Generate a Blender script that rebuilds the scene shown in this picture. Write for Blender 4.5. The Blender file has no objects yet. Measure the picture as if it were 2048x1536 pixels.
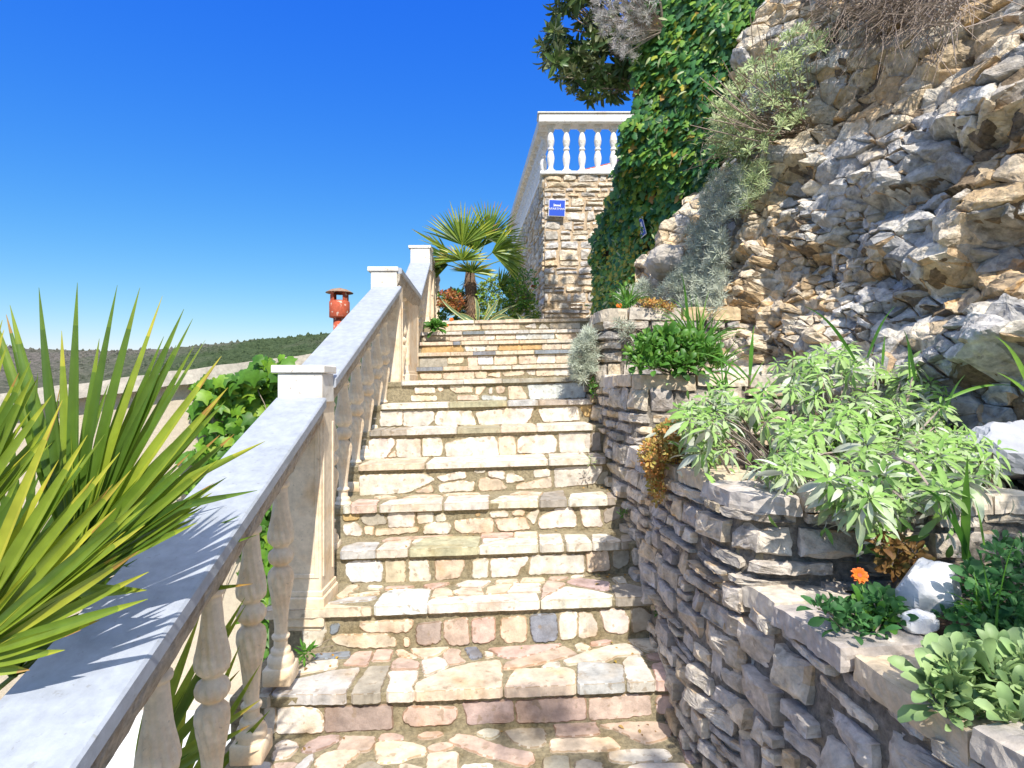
import bpy, math, random
import numpy as np
from mathutils import Vector, Matrix
random.seed(7)
RS = np.random.RandomState(11)
scene = bpy.context.scene
COL = scene.collection

# ------------------------------------------------------------ camera, sky, sun
F, CX, CY, EYE = 1170.0, 1024.0, 768.0, 1.30
cam_d = bpy.data.cameras.new('camera')
cam = bpy.data.objects.new('camera', cam_d)
COL.objects.link(cam)
cam.location = (0, 0, EYE)
cam.rotation_euler = (math.radians(90), 0, 0)
cam_d.sensor_width = 36.0
cam_d.lens = F / 2048 * 36.0
cam_d.clip_start = 0.02
cam_d.clip_end = 6000
scene.camera = cam

SUN = Vector((0.20, -0.90, 1.02)).normalized()
sun_el = math.asin(SUN.z)
sun_rot = math.atan2(SUN.x, SUN.y)
world = bpy.data.worlds.new('World')
scene.world = world
world.use_nodes = True
wn = world.node_tree
wn.nodes.clear()
w_out = wn.nodes.new('ShaderNodeOutputWorld')
w_bg = wn.nodes.new('ShaderNodeBackground')
w_sky = wn.nodes.new('ShaderNodeTexSky')
w_sky.sky_type = 'NISHITA'
w_sky.sun_disc = False
w_sky.sun_elevation = sun_el
w_sky.sun_rotation = sun_rot
w_sky.air_density = 1.0
w_sky.dust_density = 0.3
w_sky.ozone_density = 3.0
w_bg.inputs['Strength'].default_value = 0.15
def w_math(op, a, b):
    n = wn.nodes.new('ShaderNodeMath'); n.operation = op
    for i, v in enumerate((a, b)):
        if isinstance(v, (int, float)): n.inputs[i].default_value = v
        else: wn.links.new(v, n.inputs[i])
    return n.outputs[0]
# grade the physical sky towards the deep azure of the photograph, channel by channel
w_sep = wn.nodes.new('ShaderNodeSeparateColor'); w_com = wn.nodes.new('ShaderNodeCombineColor')
wn.links.new(w_sky.outputs[0], w_sep.inputs[0])
for ch, (k_, g_) in enumerate(((.026, 1.85), (.108, 1.05), (.74, .15))):
    v_ = w_math('MULTIPLY', w_math('POWER', w_sep.outputs[ch], g_), k_/.2612)
    wn.links.new(v_, w_com.inputs[ch])
w_hsv = wn.nodes.new('ShaderNodeHueSaturation')  # upper sky, out of view, paled and brightened as added fill light
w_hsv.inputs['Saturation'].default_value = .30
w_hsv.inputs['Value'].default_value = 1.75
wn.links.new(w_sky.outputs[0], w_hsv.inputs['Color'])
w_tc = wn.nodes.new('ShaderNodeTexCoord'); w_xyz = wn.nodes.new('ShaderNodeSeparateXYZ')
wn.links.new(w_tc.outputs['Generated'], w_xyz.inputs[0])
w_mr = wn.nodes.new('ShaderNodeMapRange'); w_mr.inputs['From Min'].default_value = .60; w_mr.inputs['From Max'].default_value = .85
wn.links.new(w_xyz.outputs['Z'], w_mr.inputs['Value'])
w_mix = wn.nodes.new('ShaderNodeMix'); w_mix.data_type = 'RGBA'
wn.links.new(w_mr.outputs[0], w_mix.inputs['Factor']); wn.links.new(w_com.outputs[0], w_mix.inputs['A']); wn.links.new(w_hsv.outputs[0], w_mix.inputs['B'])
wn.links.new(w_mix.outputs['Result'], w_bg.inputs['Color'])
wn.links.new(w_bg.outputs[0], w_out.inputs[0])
sd = bpy.data.lights.new('sun', 'SUN')
sd.energy = 3.7
sd.angle = math.radians(0.55)
sd.color = (1.0, 0.94, 0.84)
sun = bpy.data.objects.new('sun', sd)
COL.objects.link(sun)
sun.location = (2, -9, 12)
sun.rotation_euler = (-SUN).to_track_quat('-Z', 'Y').to_euler()
scene.view_settings.view_transform = 'Standard'
scene.view_settings.look = 'None'
scene.view_settings.gamma = 1.0
scene.view_settings.use_curve_mapping = False
scene.view_settings.exposure = 0.82
scene.cycles.max_bounces = 6
scene.cycles.diffuse_bounces = 4
scene.cycles.transmission_bounces = 3
scene.cycles.use_denoising = True

# ------------------------------------------------------------ helpers
def P(px, py, d):
    return Vector(((px - CX) / F * d, d, EYE + (CY - py) / F * d))

def empty(name, loc, label=None, cat=None, group=None):
    o = bpy.data.objects.new(name, None)
    COL.objects.link(o)
    o.location = loc
    o.empty_display_size = 0.1
    if label: o['label'] = label
    if cat: o['category'] = cat
    if group: o['group'] = group
    return o

def tag(o, label=None, cat=None, group=None, kind=None):
    if label: o['label'] = label
    if cat: o['category'] = cat
    if group: o['group'] = group
    if kind: o['kind'] = kind
    return o

def mesh_obj(name, V, Fs, mats, parent=None, attrs=None, fmat=None, smooth=False):
    """V (n,3); Fs list of int arrays (each (m,k)) or python lists; attrs {name:(kind,domain,array)}"""
    me = bpy.data.meshes.new(name)
    V = np.asarray(V, dtype=np.float32)
    loops, starts, totals = [], [], []
    off = 0
    for A in Fs:
        if isinstance(A, np.ndarray):
            m, k = A.shape
            loops.append(A.reshape(-1)); starts.append(off + np.arange(m) * k); totals.append(np.full(m, k)); off += m * k
        else:
            for f in A:
                loops.append(np.asarray(f)); starts.append(np.array([off])); totals.append(np.array([len(f)])); off += len(f)
    loops = np.concatenate(loops).astype(np.int32); starts = np.concatenate(starts).astype(np.int32); totals = np.concatenate(totals).astype(np.int32)
    me.vertices.add(len(V)); me.vertices.foreach_set('co', V.reshape(-1))
    me.loops.add(len(loops)); me.loops.foreach_set('vertex_index', loops)
    me.polygons.add(len(starts)); me.polygons.foreach_set('loop_start', starts); me.polygons.foreach_set('loop_total', totals)
    if fmat is not None: me.polygons.foreach_set('material_index', np.asarray(fmat, dtype=np.int32))
    me.update(calc_edges=True)
    if attrs:
        for an, (kind, dom, arr) in attrs.items():
            at = me.attributes.new(an, kind, dom)
            arr = np.asarray(arr, dtype=np.float32)
            at.data.foreach_set('color' if kind == 'FLOAT_COLOR' else 'value', arr.reshape(-1))
    me.validate()
    if smooth: me.shade_smooth()
    else: me.shade_flat()
    for m in (mats if isinstance(mats, (list, tuple)) else [mats]): me.materials.append(m)
    o = bpy.data.objects.new(name, me)
    COL.objects.link(o)
    if parent is not None:
        o.parent = parent
        o.matrix_parent_inverse = Matrix.Translation(parent.location).inverted() if parent.parent is None else parent_world(parent).inverted()
    return o

def parent_world(p):
    m = Matrix.Translation(p.location)
    if p.parent: m = p.matrix_parent_inverse @ m if False else m
    return Matrix.Identity(4) if p.type == 'MESH' else m

class MB:
    """mesh builder with per-face colour and material index"""
    def __init__(s): s.v = []; s.f = []; s.c = []; s.m = []
    def add(s, vs, fs, col=(1, 1, 1), mi=0):
        b = len(s.v); s.v += [tuple(v) for v in vs]
        for f in fs: s.f.append([b + i for i in f]); s.c.append(col); s.m.append(mi)
    def box(s, x0, x1, y0, y1, z0, z1, col=(1, 1, 1), mi=0, rot=None, bev=0.0):
        if bev > 0:
            vs = []; 
            c = Vector(((x0+x1)/2, (y0+y1)/2, (z0+z1)/2)); h = Vector((abs(x1-x0)/2, abs(y1-y0)/2, abs(z1-z0)/2))
            idx = {}
            for sx in (-1, 1):
                for sy in (-1, 1):
                    for sz in (-1, 1):
                        for ax in range(3):
                            p = [sx*(h.x-bev), sy*(h.y-bev), sz*(h.z-bev)]
                            p[ax] = (sx, sy, sz)[ax]*h[ax]
                            idx[(sx, sy, sz, ax)] = len(vs); vs.append(Vector(p)+c)
            fs = []
            for ax in range(3):
                a, b = [(1, 2), (2, 0), (0, 1)][ax]
                for sg in (-1, 1):
                    q = []
                    for (sa, sb) in ((-1, -1), (1, -1), (1, 1), (-1, 1)):
                        k = [0, 0, 0]; k[ax] = sg; k[a] = sa; k[b] = sb
                        q.append(idx[(*k, ax)])
                    fs.append(q if sg > 0 else q[::-1])
            for ax in range(3):
                a, b = [(1, 2), (2, 0), (0, 1)][ax]
                for sa in (-1, 1):
                    for sb in (-1, 1):
                        k0 = [0]*3; k1 = [0]*3
                        k0[ax] = -1; k1[ax] = 1; k0[a] = k1[a] = sa; k0[b] = k1[b] = sb
                        q = [idx[(*k0, a)], idx[(*k1, a)], idx[(*k1, b)], idx[(*k0, b)]]
                        fs.append(q if sa*sb < 0 else q[::-1])
            for sx in (-1, 1):
                for sy in (-1, 1):
                    for sz in (-1, 1):
                        q = [idx[(sx, sy, sz, 0)], idx[(sx, sy, sz, 1)], idx[(sx, sy, sz, 2)]]
                        fs.append(q if sx*sy*sz > 0 else q[::-1])
        else:
            vs = [Vector((x, y, z)) for x in (x0, x1) for y in (y0, y1) for z in (z0, z1)]
            fs = [[0, 1, 3, 2], [4, 6, 7, 5], [0, 4, 5, 1], [2, 3, 7, 6], [0, 2, 6, 4], [1, 5, 7, 3]]
        if rot is not None: vs = [rot @ v for v in vs]
        s.add(vs, fs, col, mi)
    def prism_path(s, prof, path, col=(1, 1, 1), mi=0, right=None):
        """sweep closed 2D profile (x off, z off) along path of (x,y,z) points; x offset is along +X world-ish"""
        n = len(prof); vs = []
        for p in path: vs += [(p[0]+a, p[1], p[2]+b) for a, b in prof]
        fs = []
        for i in range(len(path)-1):
            for j in range(n):
                k = (j+1) % n
                fs.append([i*n+j, (i+1)*n+j, (i+1)*n+k, i*n+k])
        fs.append(list(range(n))); fs.append([(len(path)-1)*n+j for j in range(n)][::-1])
        s.add(vs, fs, col, mi)
    def tube(s, pts, rad, seg=6, col=(1, 1, 1), mi=0):
        pts = [Vector(p) for p in pts]; vs = []; fs = []
        for i, p in enumerate(pts):
            d = (pts[min(i+1, len(pts)-1)] - pts[max(i-1, 0)]).normalized()
            a = d.cross(Vector((0.3, 0.9, 0.2))).normalized(); b = d.cross(a)
            r = rad[i] if isinstance(rad, (list, tuple)) else rad
            vs += [p + (a*math.cos(t)+b*math.sin(t))*r for t in [2*math.pi*k/seg for k in range(seg)]]
        for i in range(len(pts)-1):
            for j in range(seg):
                k = (j+1) % seg
                fs.append([i*seg+j, i*seg+k, (i+1)*seg+k, (i+1)*seg+j])
        fs.append(list(range(seg))[::-1]); fs.append([(len(pts)-1)*seg+j for j in range(seg)])
        s.add(vs, fs, col, mi)
    def build(s, name, mats, parent=None, smooth=False):
        c = np.array([(*k, 1) for k in s.c], dtype=np.float32)
        return mesh_obj(name, np.array([tuple(v) for v in s.v]), [s.f], mats, parent, {'col': ('FLOAT_COLOR', 'FACE', c)}, s.m, smooth)

# ---- vectorised noise
def _hash(ix, iy, iz, seed):
    h = (ix.astype(np.int64)*374761393 + iy.astype(np.int64)*668265263 + iz.astype(np.int64)*2147483647 + seed*974634) & 0xffffffff
    h = ((h ^ (h >> 13)) * 1274126177) & 0xffffffff
    h = h ^ (h >> 16)
    return (h & 0xffff) / 65535.0
def vnoise(p, seed=0):
    i = np.floor(p).astype(np.int64); f = p - i; f = f*f*(3-2*f)
    r = 0
    for dx in (0, 1):
        for dy in (0, 1):
            for dz in (0, 1):
                w = (f[:, 0] if dx else 1-f[:, 0])*(f[:, 1] if dy else 1-f[:, 1])*(f[:, 2] if dz else 1-f[:, 2])
                r = r + w*_hash(i[:, 0]+dx, i[:, 1]+dy, i[:, 2]+dz, seed)
    return r*2-1
def fbm(p, octv=4, seed=0, gain=0.5):
    a, s, r = 1.0, 1.0, 0
    for o in range(octv):
        r = r + a*vnoise(p*s + 17.3*o, seed+o); a *= gain; s *= 2.03
    return r

def cells(uv, seeds, sc, pw=2.0, chunk=20000):
    """nearest two seeds under an anisotropic L^pw metric. returns idx, F1, F2"""
    n = len(uv); idx = np.zeros(n, int); f1 = np.zeros(n); f2 = np.zeros(n)
    sc = np.asarray(sc)
    for a in range(0, n, chunk):
        q = uv[a:a+chunk]
        d = np.abs((q[:, None, 0]-seeds[None, :, 0])/sc[:, 0][None, :])**pw + np.abs((q[:, None, 1]-seeds[None, :, 1])/sc[:, 1][None, :])**pw
        k = np.argpartition(d, 1, axis=1)[:, :2]
        dd = np.take_along_axis(d, k, 1)**(1/pw)
        sw = dd[:, 0] > dd[:, 1]
        idx[a:a+chunk] = np.where(sw, k[:, 1], k[:, 0])
        f1[a:a+chunk] = dd.min(1); f2[a:a+chunk] = dd.max(1)
    return idx, f1, f2

def course_seeds(W, H, rh, rw, rs, jit=0.25):
    """seeds of irregular coursed rubble covering W x H"""
    S, SC = [], []
    v = -rh
    while v < H + rh:
        h = rh*rs.uniform(0.65, 1.45)
        u = -rw*rs.uniform(0, 1)
        while u < W + rw:
            w = rw*rs.uniform(0.5, 1.7)
            S.append((u+w/2, v+h/2+rs.uniform(-jit, jit)*h)); SC.append((w, h))
            if rs.rand() < 0.18:
                S[-1] = (u+w/2, v+h*0.3); SC[-1] = (w, h*0.5)
                S.append((u+w/2, v+h*0.8)); SC.append((w, h*0.5))
            u += w
        v += h
    return np.array(S), np.array(SC)

def sstep(x, a, b):
    t = np.clip((x-a)/(b-a), 0, 1); return t*t*(3-2*t)

def facets(uv, seeds_per_m2, W, H, rs, tilt, warp=None):
    n = max(4, int(seeds_per_m2*W*H)); S = np.c_[rs.uniform(0, W, n), rs.uniform(0, H, n)]
    q = uv if warp is None else uv+warp
    G = 0.12; out = np.zeros(len(uv)); tx = rs.uniform(-1, 1, n)*tilt; ty = rs.uniform(-1, 1, n)*tilt
    rr = math.sqrt(1/seeds_per_m2)
    gx = np.floor(uv[:, 0]/(rr*6)).astype(int); gy = np.floor(uv[:, 1]/(rr*6)).astype(int)
    key = gx*10007+gy
    order = np.argsort(key, kind='stable'); ks, st = np.unique(key[order], return_index=True); st = np.r_[st, len(key)]
    idx = np.zeros(len(uv), int); f1 = np.zeros(len(uv)); f2 = np.zeros(len(uv))
    for i in range(len(ks)):
        I = order[st[i]:st[i+1]]; lo = q[I].min(0)-rr*2.5; hi = q[I].max(0)+rr*2.5
        c = np.where((S[:, 0] > lo[0]) & (S[:, 0] < hi[0]) & (S[:, 1] > lo[1]) & (S[:, 1] < hi[1]))[0]
        if len(c) < 2: c = np.arange(n)
        d = (q[I][:, None, :]-S[c][None])**2; d = np.sqrt(d.sum(2))
        k = np.argpartition(d, 1, axis=1)[:, :2]; dd = np.take_along_axis(d, k, 1)
        sw = dd[:, 0] > dd[:, 1]
        idx[I] = c[np.where(sw, k[:, 1], k[:, 0])]; f1[I] = dd.min(1); f2[I] = dd.max(1)
    dlt = q-S[idx]
    return tx[idx]*dlt[:, 0]+ty[idx]*dlt[:, 1], idx, (f2-f1)/rr

def masonry(name, surf, W, H, res, rh, rw, pal, parent, mats, seed=1, depth=0.035, joint=0.10, tilt=0.25, rough=0.008, mort=(.33, .29, .23), rand=0.012, pw=2.6, top=None, warp=0.02, jit=.25, soft=0.22, fct=.45):
    rs = np.random.RandomState(seed)
    nu, nv = max(2, int(W/res)), max(2, int(H/res))
    uu, vv = np.meshgrid(np.linspace(0, W, nu), np.linspace(0, H, nv))
    uv = np.stack([uu.ravel(), vv.ravel()], 1)
    B, N = surf(uv)
    wv = np.stack([fbm(np.c_[uv*9, uv[:, :1]*0+seed], 3, seed), fbm(np.c_[uv*9, uv[:, :1]*0+seed+9], 3, seed+5)], 1)*warp
    S, SC = course_seeds(W, H, rh, rw, rs, jit)
    idx, f1, f2 = cells(uv+wv, S, SC, pw)
    e = (f2-f1)
    h = sstep(e, joint*0.45, joint*0.45+soft)
    n = len(S)
    off = rs.uniform(-1, 1, n)*rand; tx = rs.uniform(-1, 1, n)*tilt; ty = rs.uniform(-1, 1, n)*tilt
    d = uv - S[idx]
    plane = off[idx] + tx[idx]*d[:, 0]*0.35 + ty[idx]*d[:, 1]*0.35
    an = rs.choice([0.0, 1.57, .3, 1.2], n)[idx]+0
    su = uv[:, 0]*np.cos(an)+uv[:, 1]*np.sin(an)
    rgh = fbm(np.c_[su*70, (uv[:, 0]+uv[:, 1])*6, idx*2.1], 3, seed+77)*.0022 + fbm(np.c_[uv*14, idx*3.7], 4, seed+3)*rough + fbm(np.c_[uv*60, idx*1.7], 2, seed+13)*rough*0.3
    fc, fi, fe = facets(uv, 700, W, H, rs, fct, wv*.6)
    fc2, fi2, fe2 = facets(uv*np.array([1, .5]), 1500, W, H*.5, rs, fct, wv*.4)
    disp = h*(depth + plane + rgh + fc + fc2*.6) + (1-h)*(fbm(np.c_[uv*26, uv[:, :1]*0], 4, seed+8)*0.009+.006)
    pal = np.array(pal); ci = rs.randint(0, len(pal), n)
    bright = rs.uniform(0.82, 1.12, n)
    c = pal[ci][idx]*bright[idx][:, None]
    st = sstep(fbm(np.c_[uv*6, idx*0.9], 3, seed+21), 0.1, 0.8)[:, None]
    c = c*(1-st*0.45) + c*np.array([0.95, 0.72, 0.42])*st*0.45
    hm = sstep(e, joint*0.42, joint*0.42+0.05)[:, None]
    c = c*hm + np.array(mort)*(1-hm)
    V = B + N*disp[:, None]
    if top is not None:
        pass
    ii = np.arange(nu*nv).reshape(nv, nu)
    q = np.stack([ii[:-1, :-1].ravel(), ii[:-1, 1:].ravel(), ii[1:, 1:].ravel(), ii[1:, :-1].ravel()], 1)
    return mesh_obj(name, V, [q], mats, parent, {'col': ('FLOAT_COLOR', 'POINT', np.c_[c, np.ones(len(c))])}, smooth=True)

def path_surf(pts, z0, z1f, batter=0.0, closed=False):
    """vertical wall surface following a plan polyline; outward normal = right-hand side turned by sign"""
    pts = np.array(pts, float)
    # resample smoothly
    seg = np.r_[0, np.cumsum(np.linalg.norm(np.diff(pts, axis=0), axis=1))]
    L = seg[-1]
    def at(u):
        x = np.interp(u, seg, pts[:, 0]); y = np.interp(u, seg, pts[:, 1]); return np.stack([x, y], -1)
    def f(uv):
        p = (at(np.clip(uv[:, 0]-0.03, 0, L)) + at(uv[:, 0])*2 + at(np.clip(uv[:, 0]+0.03, 0, L)))/4
        t = at(np.clip(uv[:, 0]+0.04, 0, L)) - at(np.clip(uv[:, 0]-0.04, 0, L))
        t /= np.linalg.norm(t, axis=1)[:, None]
        n = np.stack([t[:, 1], -t[:, 0]], 1)   # outward: right of travel direction
        ztop = z1f(uv[:, 0]) if callable(z1f) else z1f
        z = z0 + uv[:, 1]
        B = np.c_[p - n*batter*(z-z0)[:, None], z]
        return B, np.c_[n, np.zeros(len(n))]
    return f, L

def craggy(o, specs, levels=2):
    s = o.modifiers.new('cut', 'SUBSURF'); s.subdivision_type = 'SIMPLE'; s.levels = levels; s.render_levels = levels
    for i, (sc, st) in enumerate(specs):
        t = bpy.data.textures.new('grain', 'CLOUDS'); t.noise_scale = sc; t.noise_depth = 3; t.noise_type = 'HARD_NOISE' if i == 1 else 'SOFT_NOISE'
        d = o.modifiers.new('grain', 'DISPLACE'); d.texture = t; d.strength = st; d.mid_level = .5; d.texture_coords = 'LOCAL'
    return o

# ---- angular stones: each polygon becomes a block with broken facets
def voronoi_polys(S, rs, nn=18, gap=.006):
    S = np.asarray(S); out = []
    for i in range(len(S)):
        d2 = ((S-S[i])**2).sum(1); k = np.argsort(d2)[1:nn+1]; r = math.sqrt(d2[k[-1]])
        poly = [S[i]+np.array(c)*r for c in ((-1, -1), (1, -1), (1, 1), (-1, 1))]
        for j in k:
            n = S[j]-S[i]; L = math.hypot(*n)
            if L < 1e-6: continue
            n = n/L; lim = L/2-gap*.5
            new = []
            for a, b in zip(poly, poly[1:]+poly[:1]):
                da = (a-S[i])@n-lim; db = (b-S[i])@n-lim
                if da <= 0: new.append(a)
                if (da < 0) != (db < 0) and abs(da-db) > 1e-12: new.append(a+(b-a)*da/(da-db))
            poly = new
            if len(poly) < 3: break
        out.append(poly if len(poly) >= 3 else None)
    return out

def block_layer(name, polys, mapfn, cols, rs, parent, mat, h0=.03, hj=.02, tilt=.25, chamf=(.12, .38), back=.05, edge=.12, stain=(.60, .40, .20), stainp=.15, seg=.05, facev=.10):
    """polys: list of (k,2) arrays in (u,v); mapfn(uv, h) -> 3-D"""
    UV = []; H = []; Fc = []; C = []
    for pi, poly in enumerate(polys):
        if poly is None: continue
        P_ = np.array(poly); cen = P_.mean(0); size = math.sqrt(max(1e-6, abs(sum(P_[i][0]*P_[(i+1) % len(P_)][1]-P_[(i+1) % len(P_)][0]*P_[i][1] for i in range(len(P_))))/2))
        if size < .012: continue
        ring = []
        for a, b in zip(P_, np.roll(P_, -1, 0)):
            L = np.linalg.norm(b-a); m = max(1, int(L/seg)); 
            for j in range(m):
                q = a+(b-a)*j/m
                if j > 0: q = q+rs.normal(0, edge*.10, 2)*min(L, .1)
                elif rs.rand() < .5 and L > .03: q = q+(cen-q)*rs.uniform(0, .10)
                ring.append(q)
        ring = np.array(ring); n = len(ring)
        g = rs.uniform(-tilt, tilt, 2); base = h0+rs.uniform(-hj, hj)
        c1 = cen+rs.uniform(-.15, .15, 2)*size
        s1 = 1-rs.uniform(*chamf, n)*(.6+.8*rs.rand())
        s1 = np.clip((s1+np.roll(s1, 1))/2, .45, .97)
        inner = c1+(ring-c1)*s1[:, None]
        hr = np.clip(base+(ring-cen)@g*.6-size*rs.uniform(.02, .14), .002, None)+rs.normal(0, .012*size, n)
        hi = base+(inner-cen)@g
        # a ridge splits the front face into two or three planes
        th = rs.uniform(0, 6.28); dv = np.array([math.cos(th), math.sin(th)]); mid = c1+rs.uniform(-.2, .2, 2)*size
        rp = rs.uniform(.0, .13)*size
        hm = base+(mid-cen)@g+rp
        hi = hi-np.abs((inner-mid)@dv)*rs.uniform(0, .22)
        off = len(UV)
        for q, h in zip(ring, hr): UV.append(q); H.append(-back)
        for q, h in zip(ring, hr): UV.append(q); H.append(h)
        for q, h in zip(inner, hi): UV.append(q); H.append(h)
        UV.append(mid); H.append(hm)
        c = np.array(cols[pi]); st = np.array(stain)
        for i in range(n):
            j = (i+1) % n
            cs = c*(1+rs.uniform(-facev, facev))
            if rs.rand() < stainp: cs = cs*.45+st*.55
            Fc.append([off+i, off+j, off+n+j, off+n+i]); C.append(cs)
            Fc.append([off+n+i, off+n+j, off+2*n+j, off+2*n+i]); C.append(cs)
            Fc.append([off+2*n+i, off+2*n+j, off+3*n]); C.append(c)
    UV = np.array(UV); H = np.array(H)
    V = mapfn(UV, H)
    C = np.array(C)
    return mesh_obj(name, V, [Fc], mat if isinstance(mat, list) else [mat], parent, {'col': ('FLOAT_COLOR', 'FACE', np.c_[C, np.ones(len(C))])})

def course_polys(W, H, rh, rw, rs, gap=.02, jit=.18):
    out = []; v = 0
    while v < H-.02:
        h = min(rh*rs.uniform(.55, 1.5), H-v)
        if H-v-h < rh*.35: h = H-v
        u = -rs.uniform(0, rw*.8)
        while u < W:
            w = rw*rs.uniform(.45, 1.8)*(1.2 if h < rh*.8 else .9)
            parts = [(v, v+h)] if rs.rand() > .22 or h < rh*.8 else [(v, v+h*.55), (v+h*.55, v+h)]
            for a, b in parts:
                g = gap*rs.uniform(.5, 1.3)/2
                x0, x1, y0, y1 = max(0, u+g), min(W, u+w-g), a+g, b-g
                if x1-x0 < .02: continue
                j = lambda: rs.uniform(-jit, jit)*min(y1-y0, x1-x0)*.5
                pts = [(x0+abs(j())*.6, y0+j()*.5), ((x0+x1)/2, y0+j()*.25), (x1-abs(j())*.6, y0+j()*.5), (x1+j()*.3, (y0+y1)/2), (x1-abs(j()), y1+j()*.5), ((x0+x1)/2+j(), y1+j()*.25), (x0+abs(j()), y1+j()*.5), (x0+j()*.3, (y0+y1)/2)]
                out.append(np.array(pts))
            u += w
        v += h
    return out

def block_wall(name, surf, W, H, rh, rw, pal, parent, seed, gap=.02, jit=.22, res=.012, mort=(.30, .26, .21), h0=.028, hj=.014, mdepth=.0, **kw):
    rs = np.random.RandomState(seed)
    nu, nv = max(2, int(W/res)), max(2, int(H/res))
    uu, vv = np.meshgrid(np.linspace(0, W, nu), np.linspace(0, H, nv)); uv = np.stack([uu.ravel(), vv.ravel()], 1)
    B, N = surf(uv)
    V = B+N*(fbm(np.c_[uv*22, uv[:, :1]*0], 4, seed)*.008+.004+mdepth)[:, None]
    ii = np.arange(nu*nv).reshape(nv, nu)
    q = np.stack([ii[:-1, :-1].ravel(), ii[:-1, 1:].ravel(), ii[1:, 1:].ravel(), ii[1:, :-1].ravel()], 1)
    ms = mesh_obj('mortar_bed', V, [q], [M['wallmortar']], parent, smooth=True)
    polys = course_polys(W, H, rh, rw, rs, gap, jit)
    pal = np.array(pal); cols = [pal[rs.randint(len(pal))]*rs.uniform(.85, 1.12) for _ in polys]
    def mp(uv, h):
        B, N = surf(uv); return B+N*h[:, None]
    o = block_layer(name, polys, mp, cols, rs, parent, M['rubble'], h0=h0, hj=hj, **kw)
    return craggy(o, ((.05, .016), (.02, .007)), 2 if res < .02 else 1)

# ------------------------------------------------------------ materials
def new_mat(name):
    m = bpy.data.materials.new(name); m.use_nodes = True
    nt = m.node_tree
    return m, nt, nt.nodes['Principled BSDF']

def stone_mat(name, rough=0.8, vscale=30, vamt=0.35, bump=0.4, bscale=60, dist=0.004, base=None, tint=None, spots=None, sat=1.0, bright=1.0):
    m, nt, b = new_mat(name); N = nt.nodes; L = nt.links
    tc = N.new('ShaderNodeTexCoord')
    if base is None:
        at = N.new('ShaderNodeAttribute'); at.attribute_name = 'col'; csrc = at.outputs['Color']
    else:
        rg = N.new('ShaderNodeRGB'); rg.outputs[0].default_value = (*base, 1); csrc = rg.outputs[0]
    n1 = N.new('ShaderNodeTexNoise'); n1.inputs['Scale'].default_value = vscale; n1.inputs['Detail'].default_value = 8; n1.inputs['Roughness'].default_value = 0.65
    L.new(tc.outputs['Object'], n1.inputs['Vector'])
    r1 = N.new('ShaderNodeMapRange'); r1.inputs['From Min'].default_value = 0.3; r1.inputs['From Max'].default_value = 0.7
    r1.inputs['To Min'].default_value = 1-vamt; r1.inputs['To Max'].default_value = 1+vamt*0.5
    L.new(n1.outputs['Fac'], r1.inputs['Value'])
    mx = N.new('ShaderNodeMix'); mx.data_type = 'RGBA'; mx.blend_type = 'MULTIPLY'; mx.inputs['Factor'].default_value = 1
    L.new(csrc, mx.inputs['A']); L.new(r1.outputs[0], mx.inputs['B'])
    cur = mx.outputs['Result']
    if tint:
        n2 = N.new('ShaderNodeTexNoise'); n2.inputs['Scale'].default_value = tint[1]; n2.inputs['Detail'].default_value = 5
        L.new(tc.outputs['Object'], n2.inputs['Vector'])
        r2 = N.new('ShaderNodeMapRange'); r2.inputs['From Min'].default_value = tint[2]; r2.inputs['From Max'].default_value = tint[2]+0.18; r2.inputs['To Max'].default_value = tint[3]
        L.new(n2.outputs['Fac'], r2.inputs['Value'])
        m2 = N.new('ShaderNodeMix'); m2.data_type = 'RGBA'; m2.blend_type = 'MULTIPLY'
        L.new(r2.outputs[0], m2.inputs['Factor']); L.new(cur, m2.inputs['A']); m2.inputs['B'].default_value = (*tint[0], 1)
        cur = m2.outputs['Result']
    if spots:
        n3 = N.new('ShaderNodeTexNoise'); n3.inputs['Scale'].default_value = spots[1]; n3.inputs['Detail'].default_value = 3
        L.new(tc.outputs['Object'], n3.inputs['Vector'])
        r3 = N.new('ShaderNodeMapRange'); r3.inputs['From Min'].default_value = spots[2]; r3.inputs['From Max'].default_value = spots[2]+0.06; r3.inputs['To Max'].default_value = spots[3]
        L.new(n3.outputs['Fac'], r3.inputs['Value'])
        m3 = N.new('ShaderNodeMix'); m3.data_type = 'RGBA'
        L.new(r3.outputs[0], m3.inputs['Factor']); L.new(cur, m3.inputs['A']); m3.inputs['B'].default_value = (*spots[0], 1)
        cur = m3.outputs['Result']
    hs = N.new('ShaderNodeHueSaturation'); hs.inputs['Saturation'].default_value = sat; hs.inputs['Value'].default_value = bright
    L.new(cur, hs.inputs['Color'])
    L.new(hs.outputs[0], b.inputs['Base Color'])
    b.inputs['Roughness'].default_value = rough
    b.inputs['Specular IOR Level'].default_value = 0.3
    n4 = N.new('ShaderNodeTexNoise'); n4.inputs['Scale'].default_value = bscale; n4.inputs['Detail'].default_value = 8; n4.inputs['Roughness'].default_value = 0.7
    L.new(tc.outputs['Object'], n4.inputs['Vector'])
    bp = N.new('ShaderNodeBump'); bp.inputs['Strength'].default_value = bump; bp.inputs['Distance'].default_value = dist
    L.new(n4.outputs['Fac'], bp.inputs['Height']); L.new(bp.outputs[0], b.inputs['Normal'])
    return m

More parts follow.
